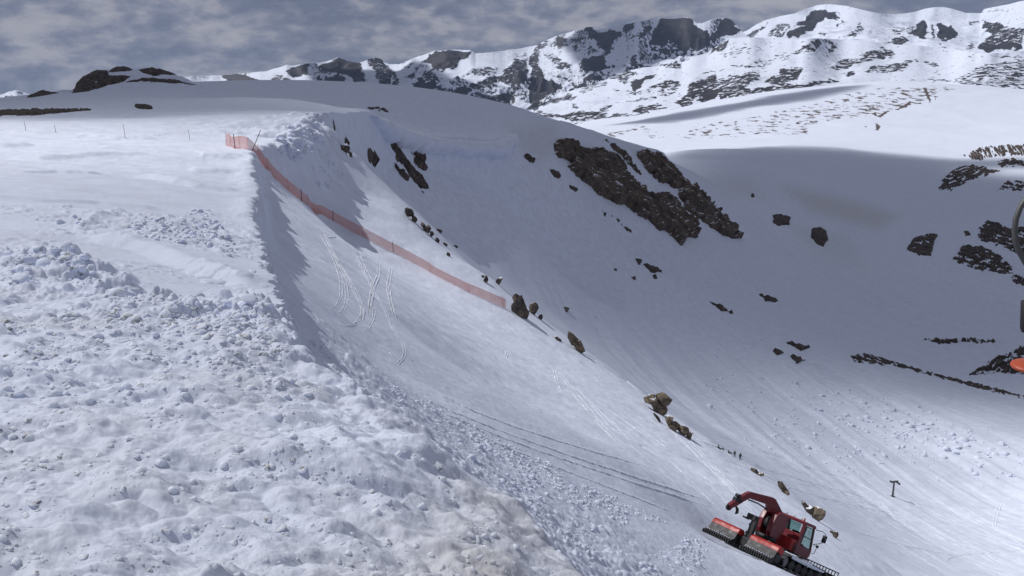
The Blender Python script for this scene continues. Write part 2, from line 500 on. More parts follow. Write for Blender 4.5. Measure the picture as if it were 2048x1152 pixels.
def surface_detail(a, L, x, y, rho, sdp, sdb):
    out = np.zeros(a.shape)
    bank = sstep(-0.08, 0.03, sdb)
    m = rho < 60
    if m.any():
        xm, ym, rm = x[m], y[m], rho[m]
        bk = bank[m]
        pl = sstep(-0.02, 0.02, sdp[m]) * (1 - bk)
        hw = (1 - sstep(-0.03, 0.01, sdp[m])) * (1 - bk)
        fade = sstep(60, 42, rm)
        patch = sstep(-0.25, 0.35, fbm(xm * 0.55, ym * 0.55, 3, 21))
        smooth = sstep(-0.02, 0.28, fbm(xm * 0.8, ym * 0.8, 3, 23))
        # scooped and tumbled snow of the bank
        d = fbm(xm * 1.1, ym * 1.1, 4, 22) * 0.10 + (np.abs(fbm(xm * 1.5, ym * 1.9, 3, 28)) - 0.25) * 0.16 + (np.abs(fbm(xm * 4.1, ym * 4.6, 3, 29)) - 0.25) * 0.06
        d += (lumps(xm, ym, 0.5, 101, 0.5) * 0.45 + lumps(xm + 3, ym, 0.21, 111, 0.5) * 0.6 + lumps(xm, ym + 5, 0.1, 121, 0.5) * 0.65 + lumps(xm, ym + 2, 0.05, 124, 0.5) * 0.6) * (0.12 + 0.88 * patch) * (1 - 0.9 * smooth)
        d += (fbm(xm * 5, ym * 5, 5, 24, 0.6) * 0.026)
        crest = np.exp(-((sdb[m] - 0.03) / 0.05) ** 2) * sstep(7.5, 9.5, rm)
        d += crest * (lumps(xm, ym, 0.8, 131, 0.6) * 0.5 + lumps(xm + 1, ym + 2, 0.36, 135, 0.75) * 0.75 + lumps(xm + 1, ym + 2, 0.17, 136, 0.75) * 0.8)
        out[m] += d * bk
        # plateau: scraped, clodded snow that gets smoother with distance
        rough = sstep(55, 20, rm) * sstep(-0.1, 0.4, fbm(xm * 0.16, ym * 0.16, 3, 25)) + 0.12
        d = fbm(xm * 0.35, ym * 0.7, 4, 26) * 0.11 + (lumps(xm, ym, 0.9, 141, 0.5) * 0.32 + lumps(xm, ym, 0.4, 145, 0.6) * 0.5 + lumps(xm, ym, 0.2, 146, 0.6) * 0.5) * rough
        out[m] += d * pl * fade
        # slope under the bank: churned near, groomed further out
        ch = sstep(40, 20, rm)
        d = fbm(xm * 0.5, ym * 0.5, 4, 27) * 0.12 + fbm(xm * 3.1, ym * 3.1, 3, 30) * 0.03 + (lumps(xm, ym, 0.8, 151, 0.6) * 0.45 + lumps(xm, ym, 0.35, 155, 0.7) * 0.65 + lumps(xm, ym, 0.17, 156, 0.7) * 0.7) * ch
        out[m] += d * hw * fade
    m = (rho >= 42) & (rho < 420)
    if m.any():
        xm, ym, rm = x[m], y[m], rho[m]
        f = sstep(42, 60, rm)
        pl = sstep(-0.02, 0.02, sdp[m])
        d = (ridged(xm * 0.06 + ym * 0.02, ym * 0.22, 4, 31) - 0.5) * 0.35 * pl * sstep(300, 120, rm)
        d += fbm(xm * 1.3, ym * 1.3, 4, 35) * 0.06 * sstep(240, 120, rm) + fbm(xm * 0.3, ym * 0.3, 4, 32) * 0.13 + fbm(xm * 0.05, ym * 0.05, 3, 33) * 0.5 * (1 - 0.6 * pl)
        out[m] += d * f
    m = rho >= 150
    if m.any():
        xm, ym, rm = x[m], y[m], rho[m]
        out[m] += sstep(150, 420, rm) * (fbm(xm * 0.012, ym * 0.012, 4, 41) * 2.2 * (1 - 0.75 * sstep(-0.03, 0.03, sdp[m])))
        fall = fbm((0.98 * xm + 0.2 * ym) * 0.11, (0.2 * xm - 0.98 * ym) * 0.007, 4, 43)
        out[m] += fall * 1.1 * sstep(190, 260, rm) * sstep(1100, 700, rm) * (1 - sstep(-0.03, 0.03, sdp[m]))
        out[m] += sstep(1300, 2200, rm) * (fbm(xm * 0.003, ym * 0.003, 4, 42) * 7)
    return out


_LG = np.linspace(math.log(1.8), math.log(3500), 2600)


def hit(px, py, rmin=0.0, detail=False):
    """where the sight line through a pixel first meets the ground: azimuth, log distance"""
    a, e = ray(px, py)
    A = np.full(_LG.shape, float(a))
    z = height(A, _LG, detail)
    ok = (z >= float(e) * np.exp(_LG)) & (_LG > math.log(max(rmin, 1e-9)))
    i = int(np.argmax(ok))
    if not ok.any():
        i = len(_LG) - 1
    return float(a), float(_LG[i])


def ground(px, py, rmin=0.0):
    a, L = hit(px, py, rmin)
    z = float(height(np.array([a]), np.array([L]))[0])
    r = math.exp(L)
    return Vector((r * math.sin(a), r * math.cos(a), z))


def ground_xy(x, y):
    return float(height(np.array([math.atan2(x, y)]), np.array([math.log(math.hypot(x, y))]))[0])


# ---------------------------------------------------------------- object helpers
def tag(o, label=None, cat=None, group=None, kind=None):
    if label:
        o['label'] = label
    if cat:
        o['category'] = cat
    if group:
        o['group'] = group
    if kind:
        o['kind'] = kind
    return o


def empty(name, loc, label, cat, group=None, rot=None):
    o = bpy.data.objects.new(name, None)
    COL.objects.link(o)
    o.location = loc
    o.empty_display_size = 0.2
    if rot is not None:
        o.rotation_euler = rot
    return tag(o, label, cat, group)


def mesh_np(name, verts, faces, mat, parent=None, smooth=True, attrs=None):
    """mesh from arrays; faces is (n,3) or (n,4)"""
    me = bpy.data.meshes.new(name)
    verts = np.asarray(verts, np.float32)
    faces = np.asarray(faces, np.int32)
    n, k = faces.shape
    me.vertices.add(len(verts))
    me.vertices.foreach_set('co', verts.ravel())
    me.loops.add(n * k)
    me.loops.foreach_set('vertex_index', faces.ravel())
    me.polygons.add(n)
    me.polygons.foreach_set('loop_start', np.arange(n, dtype=np.int32) * k)
    me.polygons.foreach_set('loop_total', np.full(n, k, np.int32))
    me.polygons.foreach_set('use_smooth', np.full(n, smooth, bool))
    for nm, v in (attrs or {}).items():
        at = me.attributes.new(nm, 'FLOAT', 'POINT')
        at.data.foreach_set('value', np.asarray(v, np.float32).ravel())
    me.update(calc_edges=True)
    me.validate()
    me.materials.append(mat)
    o = bpy.data.objects.new(name, me)
    COL.objects.link(o)
    if parent is not None:
        o.parent = parent
    return o


def grid_faces(nr, nc):
    i = np.arange(nr * nc).reshape(nr, nc)
    return np.stack([i[:-1, :-1].ravel(), i[:-1, 1:].ravel(), i[1:, 1:].ravel(), i[1:, :-1].ravel()], 1)


# ---------------------------------------------------------------- materials
def new_mat(name):
    m = bpy.data.materials.new(name)
    m.use_nodes = True
    t = m.node_tree
    return m, t, t.nodes['Principled BSDF']


def snow_mat(name, base=(0.725, 0.775, 0.90), bump_scale=6.0, bump=0.25, dist=0.03, rockattr=False, rock=(0.06, 0.055, 0.055), rock2=(0.12, 0.105, 0.095), rscale=0.05, stretch=(1, 1, 1), amp=0.9, dirty=0.0):
    m, t, bs = new_mat(name)
    tc = nd(t, 'ShaderNodeTexCoord')
    n = nd(t, 'ShaderNodeTexNoise', in_Scale=0.35, in_Detail=5.0)
    t.links.new(tc.outputs['Object'], n.inputs['Vector'])
    darker = tuple(c * 0.9 for c in base)
    col = mix_n(t, ramp_n(t, n.outputs[0], [(0.35, 0.0), (0.65, 1.0)]), darker, base)
    if dirty > 0:
        n3 = nd(t, 'ShaderNodeTexNoise', in_Scale=1.3, in_Detail=6.0)
        t.links.new(tc.outputs['Object'], n3.inputs['Vector'])
        at = nd(t, 'ShaderNodeAttribute', attribute_name='dirt')
        df = math_n(t, 'MULTIPLY', at.outputs['Fac'], ramp_n(t, n3.outputs[0], [(0.35, 0.2), (0.7, 1.0)]))
        col = mix_n(t, math_n(t, 'MULTIPLY', df, dirty), col, (0.51, 0.49, 0.465))
    rough = 0.7
    if rockattr:
        at = nd(t, 'ShaderNodeAttribute', attribute_name='rock')
        mp = nd(t, 'ShaderNodeMapping')
        mp.inputs['Scale'].default_value = stretch
        t.links.new(tc.outputs['Object'], mp.inputs[0])
        r1 = nd(t, 'ShaderNodeTexNoise', in_Scale=rscale, in_Detail=6.0, in_Roughness=0.62)
        t.links.new(mp.outputs[0], r1.inputs['Vector'])
        v = math_n(t, 'ADD', at.outputs['Fac'], math_n(t, 'MULTIPLY', math_n(t, 'SUBTRACT', r1.outputs[0], 0.5), amp * 2))
        mask = ramp_n(t, v, [(0.44, 0.0), (0.56, 1.0)])
        r2 = nd(t, 'ShaderNodeTexNoise', in_Scale=rscale * 2.2, in_Detail=5.0)
        t.links.new(tc.outputs['Object'], r2.inputs['Vector'])
        rc = mix_n(t, ramp_n(t, r2.outputs[0], [(0.35, 0.0), (0.68, 1.0)]), rock, rock2)
        col = mix_n(t, mask, col, rc)
    t.links.new(col, bs.inputs['Base Color'])
    bs.inputs['Roughness'].default_value = rough
    bs.inputs['Specular IOR Level'].default_value = 0.25
    b1 = nd(t, 'ShaderNodeTexNoise', in_Scale=bump_scale, in_Detail=8.0, in_Roughness=0.65)
    t.links.new(tc.outputs['Object'], b1.inputs['Vector'])
    bp = nd(t, 'ShaderNodeBump', in_Strength=bump, in_Distance=dist)
    t.links.new(b1.outputs[0], bp.inputs['Height'])
    t.links.new(bp.outputs[0], bs.inputs['Normal'])
    return m


def rock_mat(name, dark=(0.055, 0.05, 0.05), lite=(0.13, 0.115, 0.10), scale=1.0, warm=(0.16, 0.11, 0.07), bump=0.7, dist=0.1, snow_at=0.9):
    m, t, bs = new_mat(name)
    tc = nd(t, 'ShaderNodeTexCoord')
    n = nd(t, 'ShaderNodeTexNoise', in_Scale=0.5 * scale, in_Detail=8.0, in_Roughness=0.65)
    t.links.new(tc.outputs['Object'], n.inputs['Vector'])
    n2 = nd(t, 'ShaderNodeTexNoise', in_Scale=0.9 * scale, in_Detail=4.0)
    t.links.new(tc.outputs['Object'], n2.inputs['Vector'])
    c = mix_n(t, ramp_n(t, n.outputs[0], [(0.35, 0.0), (0.65, 1.0)]), dark, lite)
    c = mix_n(t, ramp_n(t, n2.outputs[0], [(0.55, 0.0), (0.75, 0.7)]), c, warm)
    v = nd(t, 'ShaderNodeTexVoronoi', feature='DISTANCE_TO_EDGE', in_Scale=0.8 * scale)
    t.links.new(tc.outputs['Object'], v.inputs['Vector'])
    crack = ramp_n(t, v.outputs[0], [(0.0, 0.45), (0.06, 1.0)])
    c = mix_n(t, 1.0, c, crack, 'MULTIPLY')
    geo = nd(t, 'ShaderNodeNewGeometry')
    sp = nd(t, 'ShaderNodeSeparateXYZ')
    t.links.new(geo.outputs['Normal'], sp.inputs[0])
    lv = math_n(t, 'ADD', sp.outputs[2], math_n(t, 'MULTIPLY', math_n(t, 'SUBTRACT', n.outputs[0], 0.5), 0.9))
    c = mix_n(t, ramp_n(t, lv, [(snow_at, 0.0), (snow_at + 0.05, 1.0)]), c, (0.74, 0.77, 0.83))
    t.links.new(c, bs.inputs['Base Color'])
    bs.inputs['Roughness'].default_value = 0.9
    bs.inputs['Specular IOR Level'].default_value = 0.2
    bp = nd(t, 'ShaderNodeBump', in_Strength=bump, in_Distance=dist)
    t.links.new(n.outputs[0], bp.inputs['Height'])
    t.links.new(bp.outputs[0], bs.inputs['Normal'])
    return m


def paint_mat(name, col, rough=0.4, metal=0.0, grime=0.25, coat=0.0):
    m, t, bs = new_mat(name)
    tc = nd(t, 'ShaderNodeTexCoord')
    n = nd(t, 'ShaderNodeTexNoise', in_Scale=3.0, in_Detail=6.0)
    t.links.new(tc.outputs['Object'], n.inputs['Vector'])
    f = ramp_n(t, n.outputs[0], [(0.4, 0.0), (0.75, grime)])
    g = tuple(c * 0.45 + 0.03 for c in col)
    t.links.new(mix_n(t, f, col, g), bs.inputs['Base Color'])
    t.links.new(ramp_n(t, n.outputs[0], [(0.3, rough * 0.8), (0.8, min(1.0, rough * 1.5))]), bs.inputs['Roughness'])
    bs.inputs['Metallic'].default_value = metal
    bs.inputs['Coat Weight'].default_value = coat
    return m


M_SNOW = snow_mat('snow', dirty=0.9)
M_HILL = snow_mat('hill_snow', bump_scale=0.15, bump=0.3, dist=1.2, rockattr=True, rock=(0.075, 0.06, 0.055), rock2=(0.14, 0.115, 0.1), rscale=0.06, stretch=(0.9, 0.42, 1.0), amp=1.0)
M_MTN = snow_mat('mountain_snow', bump_scale=0.02, bump=0.6, dist=12.0, rockattr=True, rock=(0.010, 0.011, 0.018), rock2=(0.042, 0.038, 0.040), rscale=0.03, amp=1.35)
M_CLOD = snow_mat('clod_snow', bump_scale=18.0, bump=0.25, dist=0.012)
_b = M_CLOD.node_tree.nodes['Principled BSDF']
_b.inputs['Subsurface Weight'].default_value = 0.85
_b.inputs['Subsurface Radius'].default_value = (1.0, 1.0, 1.1)
_b.inputs['Subsurface Scale'].default_value = 0.05
M_ROCK = rock_mat('rock_dark', dark=(0.05, 0.043, 0.04), lite=(0.15, 0.125, 0.105), warm=(0.20, 0.14, 0.09))
M_CLIFF = rock_mat('cliff_rock', dark=(0.062, 0.05, 0.044), lite=(0.165, 0.132, 0.105), scale=0.22, warm=(0.17, 0.125, 0.085), bump=0.8, dist=0.6, snow_at=0.89)
M_CLIFF2 = rock_mat('ledge_rock', dark=(0.045, 0.038, 0.036), lite=(0.125, 0.10, 0.085), scale=0.3, warm=(0.15, 0.11, 0.08), bump=0.8, dist=0.4, snow_at=3.0)
M_BARE = rock_mat('tundra', dark=(0.04, 0.033, 0.03), lite=(0.10, 0.08, 0.065), scale=0.5, warm=(0.13, 0.085, 0.06), snow_at=3.0)
M_TAN = rock_mat('rock_tan', dark=(0.09, 0.075, 0.06), lite=(0.24, 0.19, 0.14), warm=(0.3, 0.2, 0.11))

# ---------------------------------------------------------------- snowfield: bank, plateau, headwall and cirque in one sheet
NCOL = 1230
ROWS = np.concatenate([np.linspace(math.log(2.1), math.log(20), 1150, endpoint=False), np.linspace(math.log(20), math.log(220), 640, endpoint=False), np.linspace(math.log(220), math.log(480), 330, endpoint=False), np.linspace(math.log(480), math.log(1750), 300)])
acol = np.linspace(ray(-190, 576)[0], ray(2230, 576)[0], NCOL)


def rock_cover(px, py, polys, edge=4.0, floor=0.0):
    out = np.full(px.shape, floor)
    for d, pts in polys:
        p = np.asarray(pts)
        m = (px > p[:, 0].min() - 8) & (px < p[:, 0].max() + 8) & (py > p[:, 1].min() - 8) & (py < p[:, 1].max() + 8)
        if m.any():
            out[m] = np.maximum(out[m], floor + ((1.08 if d > 0.94 else d * 0.84 if d > 0.7 else d) - floor) * sstep(-edge * 0.5, edge * 0.7, poly_sd(px[m], py[m], pts)))
    return out


LOOK = []
DUST = [(1.0, [(1560, 372), (1650, 385), (1740, 408), (1800, 432), (1755, 462), (1700, 448), (1620, 425)]), (0.85, [(1010, 250), (1110, 248), (1125, 290), (1080, 330), (1040, 300)]), (0.5, [(1380, 345), (1500, 350), (1540, 400), (1450, 400)]),
        (0.45, [(1560, 440), (1700, 470), (1740, 540), (1640, 520)])]


def hits(px, py):
    """azimuth, log distance and ground point where sight lines first meet the snowfield"""
    a, e = ray(px, py)
    c = np.clip(np.round((a - acol[0]) / (acol[1] - acol[0])).astype(int), 0, NCOL - 1)
    L = np.empty(len(a))
    for i in range(len(a)):
        k = min(int(np.searchsorted(LOOK[0][:, c[i]], e[i])), len(ROWS) - 1)
        L[i] = ROWS[k]
    z = height(a, L)
    r = np.exp(L)
    return a, L, np.stack([r * np.sin(a), r * np.cos(a), z], 1)


def build_snowfield():
    A, LL = np.meshgrid(acol, ROWS)
    Z = np.empty(A.shape)
    DI = np.zeros(A.shape)
    for i in range(0, len(ROWS), 120):
        sl = slice(i, i + 120)
        Z[sl] = height(A[sl].ravel(), LL[sl].ravel()).reshape(A[sl].shape)
    R = np.exp(LL)
    LOOK.append(np.maximum.accumulate(Z / R, axis=0))
    X, Y = R * np.sin(A), R * np.cos(A)
    DI = sstep(1.0, -0.2, np.abs(X - 0.0 - (Y - 4.2) * 0.1)) * sstep(6.5, 5.0, Y) * 0.9 + 0.35 * sstep(0.0, 0.5, fbm(X * 0.8, Y * 0.8, 3, 77)) * sstep(25, 8, R)
    pxg, pyg = project(X, Y, Z)
    DI = np.maximum(DI, np.where(R > 150, rock_cover(pxg, pyg, DUST, 30.0), 0))
    o = mesh_np('snowfield', np.stack([X.ravel(), Y.ravel(), Z.ravel()], 1), grid_faces(*A.shape), M_SNOW, attrs={'dirt': DI})
    tag(o, kind='structure')


build_snowfield()


def build_cornice():
    rim = EDGE_P[(EDGE_P[:, 1] > math.log(268)) & (EDGE_P[:, 1] < math.log(425)) & (EDGE_P[:, 0] > -0.3)]
    d = np.concatenate([[0], np.cumsum(np.hypot(*np.diff(rim, axis=0).T))])
    n = 200
    u = np.linspace(0, d[-1], n)
    a, L = np.interp(u, d, rim[:, 0]), np.interp(u, d, rim[:, 1])
    for _ in range(12):
        a[1:-1] = (a[:-2] + 2 * a[1:-1] + a[2:]) / 4
        L[1:-1] = (L[:-2] + 2 * L[1:-1] + L[2:]) / 4
    r = np.exp(L)
    C = np.stack([r * np.sin(a), r * np.cos(a), P_F(a, L) * r], 1)
    T = np.gradient(C, axis=0)
    T[:, 2] = 0
    T /= np.linalg.norm(T, axis=1, keepdims=True)
    out = np.stack([T[:, 1], -T[:, 0], 0 * T[:, 0]], 1)
    q = np.linspace(0, 1, n)
    env = sstep(0, 0.15, q) * sstep(1.0, 0.93, q) * (0.8 + 0.5 * fbm(u * 30, u * 0, 3, 61))
    prof = [(-9, -0.8), (-5.5, -0.1), (-3, 0.45), (-1, 0.75), (0.6, 0.6), (1.8, 0.0), (2.5, -0.9), (2.6, -1.9), (2.2, -2.9), (1.4, -3.7), (0.2, -4.3), (-1.5, -4.8), (-4, -5.5)]
    V = []
    for ox, oz in prof:
        k = 1 + 0.25 * fbm(u * 55, u * 0 + ox * 0.3, 3, 62)
        V.append(C + out * (1.5 * ox * k * (0.35 + 0.65 * env))[:, None] + np.array([0, 0, 1.0]) * (1.5 * oz * k * env - 0.25 * (1 - env))[:, None])
    V = np.stack(V, 1)
    o = mesh_np('snow_cornice', V.reshape(-1, 3), grid_faces(n, len(prof)), M_SNOW)
    tag(o, kind='structure')


build_cornice()

# ---------------------------------------------------------------- hills and mountains
def Zm(x0, y0, s, *polys):
    """outlines read off an enlargement -> photograph pixels"""
    return [(d, [(x0 + x / s, y0 + y / s) for x, y in pts]) for d, pts in polys]


HILL_ROCK = (
    Zm(1180, 150, 4.6545,
       (0.34, [(330, 430), (560, 470), (700, 560), (900, 620), (1100, 610), (2048, 570), (2048, 280), (1800, 300), (1500, 370), (1000, 430), (760, 560), (600, 640)]),
       (0.42, [(80, 540), (560, 450), (560, 490), (200, 600)]),
       (0.50, [(1000, 540), (1060, 510), (1150, 540), (1100, 600), (1000, 600)]),
       (0.26, [(640, 380), (1000, 360), (1600, 250), (1700, 230), (1750, 260), (1300, 330), (900, 390)]))
    + Zm(1600, 150, 4.571,
         (0.38, [(0, 270), (450, 150), (800, 90), (1400, 80), (1450, 130), (1300, 200), (1200, 250), (1000, 290), (800, 340), (660, 420), (400, 400), (200, 470), (0, 470)]),
         (1.5, [(1115, 108), (1160, 110), (1215, 250), (1180, 252), (1140, 190)]), (1.5, [(630, 352), (700, 330), (705, 372), (800, 315), (830, 330), (740, 395), (690, 380)]),
         (1.5, [(865, 315), (1010, 230), (1020, 280), (880, 330)]), (1.5, [(1040, 265), (1110, 240), (1120, 270)]), (1.5, [(650, 400), (745, 465), (722, 515), (680, 512), (690, 450)]),
         (1.5, [(560, 300), (645, 330), (600, 342)]), (1.5, [(1222, 188), (1248, 188), (1242, 245), (1228, 245)]), (1.5, [(580, 470), (620, 458), (610, 492)])))


def build_hills():
    rows = np.linspace(math.log(1750), math.log(4400), 330)
    cols = np.linspace(ray(960, 300)[0], ray(2230, 576)[0], 760)
    A, LL = np.meshgrid(cols, rows)
    Z = height(A.ravel(), LL.ravel()).reshape(A.shape)
    R = np.exp(LL)
    X, Y = R * np.sin(A), R * np.cos(A)
    px, py = project(X, Y, Z)
    rk = rock_cover(px, py, HILL_ROCK, 9.0, -0.3)
    o = mesh_np('hills', np.stack([X.ravel(), Y.ravel(), Z.ravel()], 1), grid_faces(*A.shape), M_HILL, attrs={'rock': rk})
    tag(o, kind='structure')


build_hills()

FA_SKY = [(-320, 212), (-100, 202), (0, 190), (15, 184), (30, 180), (45, 184), (62, 188), (80, 192), (150, 193), (250, 176), (330, 165), (360, 156), (387, 152), (442, 150), (471, 147), (534, 141.5), (560, 134), (573, 129), (582, 131), (614, 127), (640, 125), (655, 122), (674, 115), (685, 117), (696, 121),
          (714, 126), (729, 122), (742, 116), (750, 114), (762, 118), (770, 125), (777, 128), (799, 128), (820, 119), (838, 112), (869, 102), (913, 99), (941, 100), (951, 107), (975, 105), (994, 103), (1057, 94), (1074, 90), (1088, 82), (1105, 75), (1124, 68), (1150, 61), (1167, 59), (1172, 54), (1186, 54),
          (1190, 60), (1200, 59), (1240, 51), (1275, 43), (1300, 39), (1318, 36), (1345, 37), (1374, 34), (1384, 38), (1395, 46), (1404, 46), (1420, 40), (1442, 35), (1460, 37), (1472, 49), (1483, 61), (1520, 95), (1700, 140), (2300, 160)]
FB_SKY = [(1300, 180), (1400, 120), (1440, 90), (1457, 77), (1475, 68), (1494, 61), (1512, 49), (1531, 40), (1560, 32), (1591, 26), (1612, 17), (1635, 10), (1650, 8), (1661, 8), (1688, 10.5), (1712, 16), (1740, 23), (1755, 26), (1775, 28), (1793, 28), (1815, 26), (1833, 22.5), (1850, 17), (1869, 14), (1888, 14), (1902, 16.5),
          (1920, 22), (1934, 26), (1963, 26), (1968, 18), (1985, 14), (2015, 8.7), (2041, 2), (2100, -5), (2250, -18), (2350, -18)]
FC_SKY = [(800, 250), (880, 222), (908, 206), (960, 212), (1060, 219), (1101, 199), (1133, 184), (1163, 175), (1210, 160), (1253, 142), (1285, 135), (1318, 132), (1330, 124), (1350, 118), (1365, 124), (1382, 114), (1414, 106), (1438, 89), (1460, 76), (1500, 74), (1550, 76), (1600, 79), (1630, 76), (1690, 79), (1740, 81), (1772, 88), (1841, 91),
          (1894, 97), (1954, 106), (1998, 106), (2048, 100), (2250, 95), (2350, 95)]
FA_ROCK = (
    Zm(360, 80, 4.876, (1, [(420, 345), (540, 335), (760, 380), (790, 480), (640, 495), (590, 480), (580, 440), (480, 380)]), (.9, [(800, 470), (830, 430), (900, 420), (890, 370), (940, 365), (1010, 470)]),
       (.95, [(1030, 330), (1080, 260), (1240, 235), (1265, 320), (1190, 330), (1100, 360)]),
       (1, [(1310, 330), (1400, 310), (1330, 270), (1350, 240), (1440, 200), (1530, 165), (1600, 190), (1650, 205), (1760, 240), (1830, 400), (1720, 410), (1640, 370), (1540, 330), (1480, 290), (1420, 280)]),
       (.95, [(1340, 400), (1390, 350), (1410, 400), (1450, 350), (1530, 340), (1620, 400), (1720, 430), (1800, 500), (1580, 490), (1480, 490), (1420, 470), (1330, 470)]),
       (.9, [(1840, 190), (1910, 165), (1980, 190), (2048, 260), (2048, 520), (1960, 440), (1900, 330)]), (.6, [(870, 360), (960, 350), (1090, 380), (1060, 430), (930, 420)]))
    + Zm(760, 70, 6.4, (.92, [(0, 300), (70, 350), (220, 510), (285, 800), (0, 750), (0, 560), (100, 640), (190, 600), (90, 470), (0, 400)]),
         (1, [(620, 230), (720, 200), (980, 185), (1170, 190), (1120, 300), (1020, 290), (1000, 370), (910, 440), (780, 460), (680, 400), (600, 380), (480, 360), (600, 330)]),
         (.8, [(420, 430), (520, 420), (510, 470), (440, 470)]), (.7, [(570, 500), (650, 480), (780, 540), (740, 600), (640, 620), (560, 540)]), (.9, [(330, 540), (390, 500), (460, 560), (400, 600)]), (.6, [(300, 380), (380, 370), (400, 400), (320, 410)]),
         (1, [(420, 690), (500, 560), (560, 550), (620, 640), (680, 640), (640, 720), (540, 710)]), (.9, [(620, 830), (660, 780), (730, 840)]), (.8, [(640, 720), (660, 700), (720, 820), (700, 820)]),
         (.75, [(1060, 510), (1250, 430), (1500, 410), (1490, 460), (1350, 520), (1180, 500), (1070, 560)]),
         (.88, [(1100, 640), (1300, 600), (1420, 520), (1550, 510), (1640, 380), (1720, 300), (1890, 280), (1880, 500), (1860, 600), (1760, 660), (1600, 650), (1500, 600), (1400, 680), (1200, 700)]),
         (.9, [(1900, 300), (2048, 150), (2048, 1000), (1900, 990), (1920, 800), (1900, 620), (1930, 420)]), (.7, [(930, 700), (1100, 620), (1220, 700), (1150, 780), (1000, 860), (900, 850)]),
         (.72, [(1100, 870), (1230, 740), (1640, 750), (1700, 840), (1750, 960), (1560, 930)]), (.5, [(1620, 240), (1800, 230), (1880, 200), (1880, 260), (1640, 280)]))
    + Zm(1060, 20, 4.6545, (1, [(0, 960), (30, 700), (70, 500), (120, 540), (110, 640), (200, 650), (280, 720), (170, 790), (90, 830), (60, 900)]), (.8, [(0, 420), (60, 340), (190, 280), (160, 330), (60, 430), (0, 520)]),
         (.45, [(160, 320), (280, 250), (450, 260), (520, 280), (400, 330), (200, 350)]),
         (1, [(520, 230), (530, 165), (585, 158), (640, 220), (740, 180), (840, 190), (850, 240), (780, 310), (780, 380), (700, 400), (640, 330), (580, 280)]),
         (1, [(490, 470), (560, 450), (680, 400), (715, 470), (700, 520), (600, 570), (510, 550), (450, 510)]), (.8, [(390, 360), (440, 330), (480, 360), (440, 390)]), (.9, [(220, 420), (270, 440), (380, 540), (350, 560)]),
         (.5, [(130, 560), (470, 700), (440, 720), (160, 590)]), (.5, [(120, 420), (220, 400), (330, 520), (420, 620), (300, 560)]), (.7, [(840, 160), (1000, 110), (960, 170), (900, 220)]), (.6, [(520, 320), (640, 380), (560, 420)]),
         (1, [(1170, 150), (1220, 80), (1380, 70), (1480, 80), (1530, 130), (1640, 170), (1660, 230), (1700, 290), (1690, 340), (1550, 370), (1470, 320), (1450, 420), (1370, 360), (1330, 310), (1260, 260), (1250, 340), (1150, 320), (1130, 240)]),
         (1, [(1730, 190), (1820, 80), (1870, 85), (1960, 190), (1850, 240), (1720, 300), (1680, 240)]), (.9, [(1210, 390), (1290, 350), (1330, 400)]), (.9, [(930, 480), (950, 440), (985, 470), (970, 520)]), (.9, [(1015, 460), (1040, 420), (1070, 440), (1040, 490)]),
         (.5, [(1050, 160), (1150, 140), (1130, 200), (1030, 250)]), (.5, [(520, 630), (600, 620), (650, 650), (560, 650)])))
FB_ROCK = (
    Zm(1380, 0, 5.689, (.8, [(640, 415), (700, 330), (800, 290), (880, 240), (860, 290), (780, 360), (740, 420)]), (.65, [(880, 420), (900, 360), (1050, 270), (1110, 260), (1110, 300), (1050, 350), (1090, 400), (1040, 435)]),
       (1, [(1120, 430), (1120, 350), (1300, 290), (1170, 290), (1190, 250), (1310, 210), (1310, 180), (1420, 140), (1530, 130), (1600, 145), (1680, 150), (1690, 240), (1560, 220), (1430, 290), (1400, 340), (1330, 360), (1330, 400), (1180, 410)]),
       (.9, [(1620, 300), (1650, 270), (1690, 280), (1670, 320)]), (.9, [(1700, 260), (1730, 230), (1750, 270)]), (.8, [(1440, 390), (1480, 360), (1600, 370), (1560, 420), (1500, 415)]), (.55, [(1750, 420), (1850, 310), (1940, 240), (1950, 330), (1900, 420)]),
       (.5, [(1980, 370), (2048, 330), (2048, 410)]), (.9, [(1050, 430), (1060, 390), (1100, 300), (1110, 260), (1120, 300), (1080, 420)]))
    + Zm(1720, 0, 5.759, (.4, [(50, 380), (150, 310), (110, 400)]), (.45, [(300, 310), (400, 290), (600, 290), (620, 360), (480, 400), (360, 400)]), (1, [(590, 375), (640, 300), (730, 250), (770, 260), (770, 360), (720, 400), (750, 440), (710, 470), (660, 420)]),
         (.7, [(370, 470), (400, 430), (500, 420), (540, 490), (420, 515), (280, 490)]), (.65, [(815, 290), (850, 290), (855, 400), (840, 465), (810, 440)]), (1, [(885, 390), (900, 285), (1080, 295), (1110, 370), (1090, 410), (1020, 440), (940, 460), (890, 430)]),
         (.9, [(870, 490), (960, 480), (970, 530), (930, 520)]), (.8, [(1200, 280), (1230, 240), (1380, 235), (1380, 260), (1290, 280), (1230, 295)]),
         (.85, [(1390, 300), (1420, 235), (1560, 240), (1680, 260), (1700, 330), (1560, 420), (1500, 400), (1500, 350), (1420, 330)]), (.68, [(1400, 520), (1560, 400), (1700, 320), (1889, 310), (1889, 480), (1600, 500), (1400, 560)]),
         (.95, [(1350, 580), (1400, 520), (1600, 480), (1889, 480), (1889, 570), (1750, 570), (1620, 590), (1500, 600)]), (.6, [(1200, 540), (1300, 510), (1400, 580), (1250, 570)]), (.4, [(1450, 150), (1600, 100), (1760, 100), (1700, 130), (1500, 170)]),
         (.5, [(800, 530), (1000, 545), (1100, 540), (1000, 560)])))
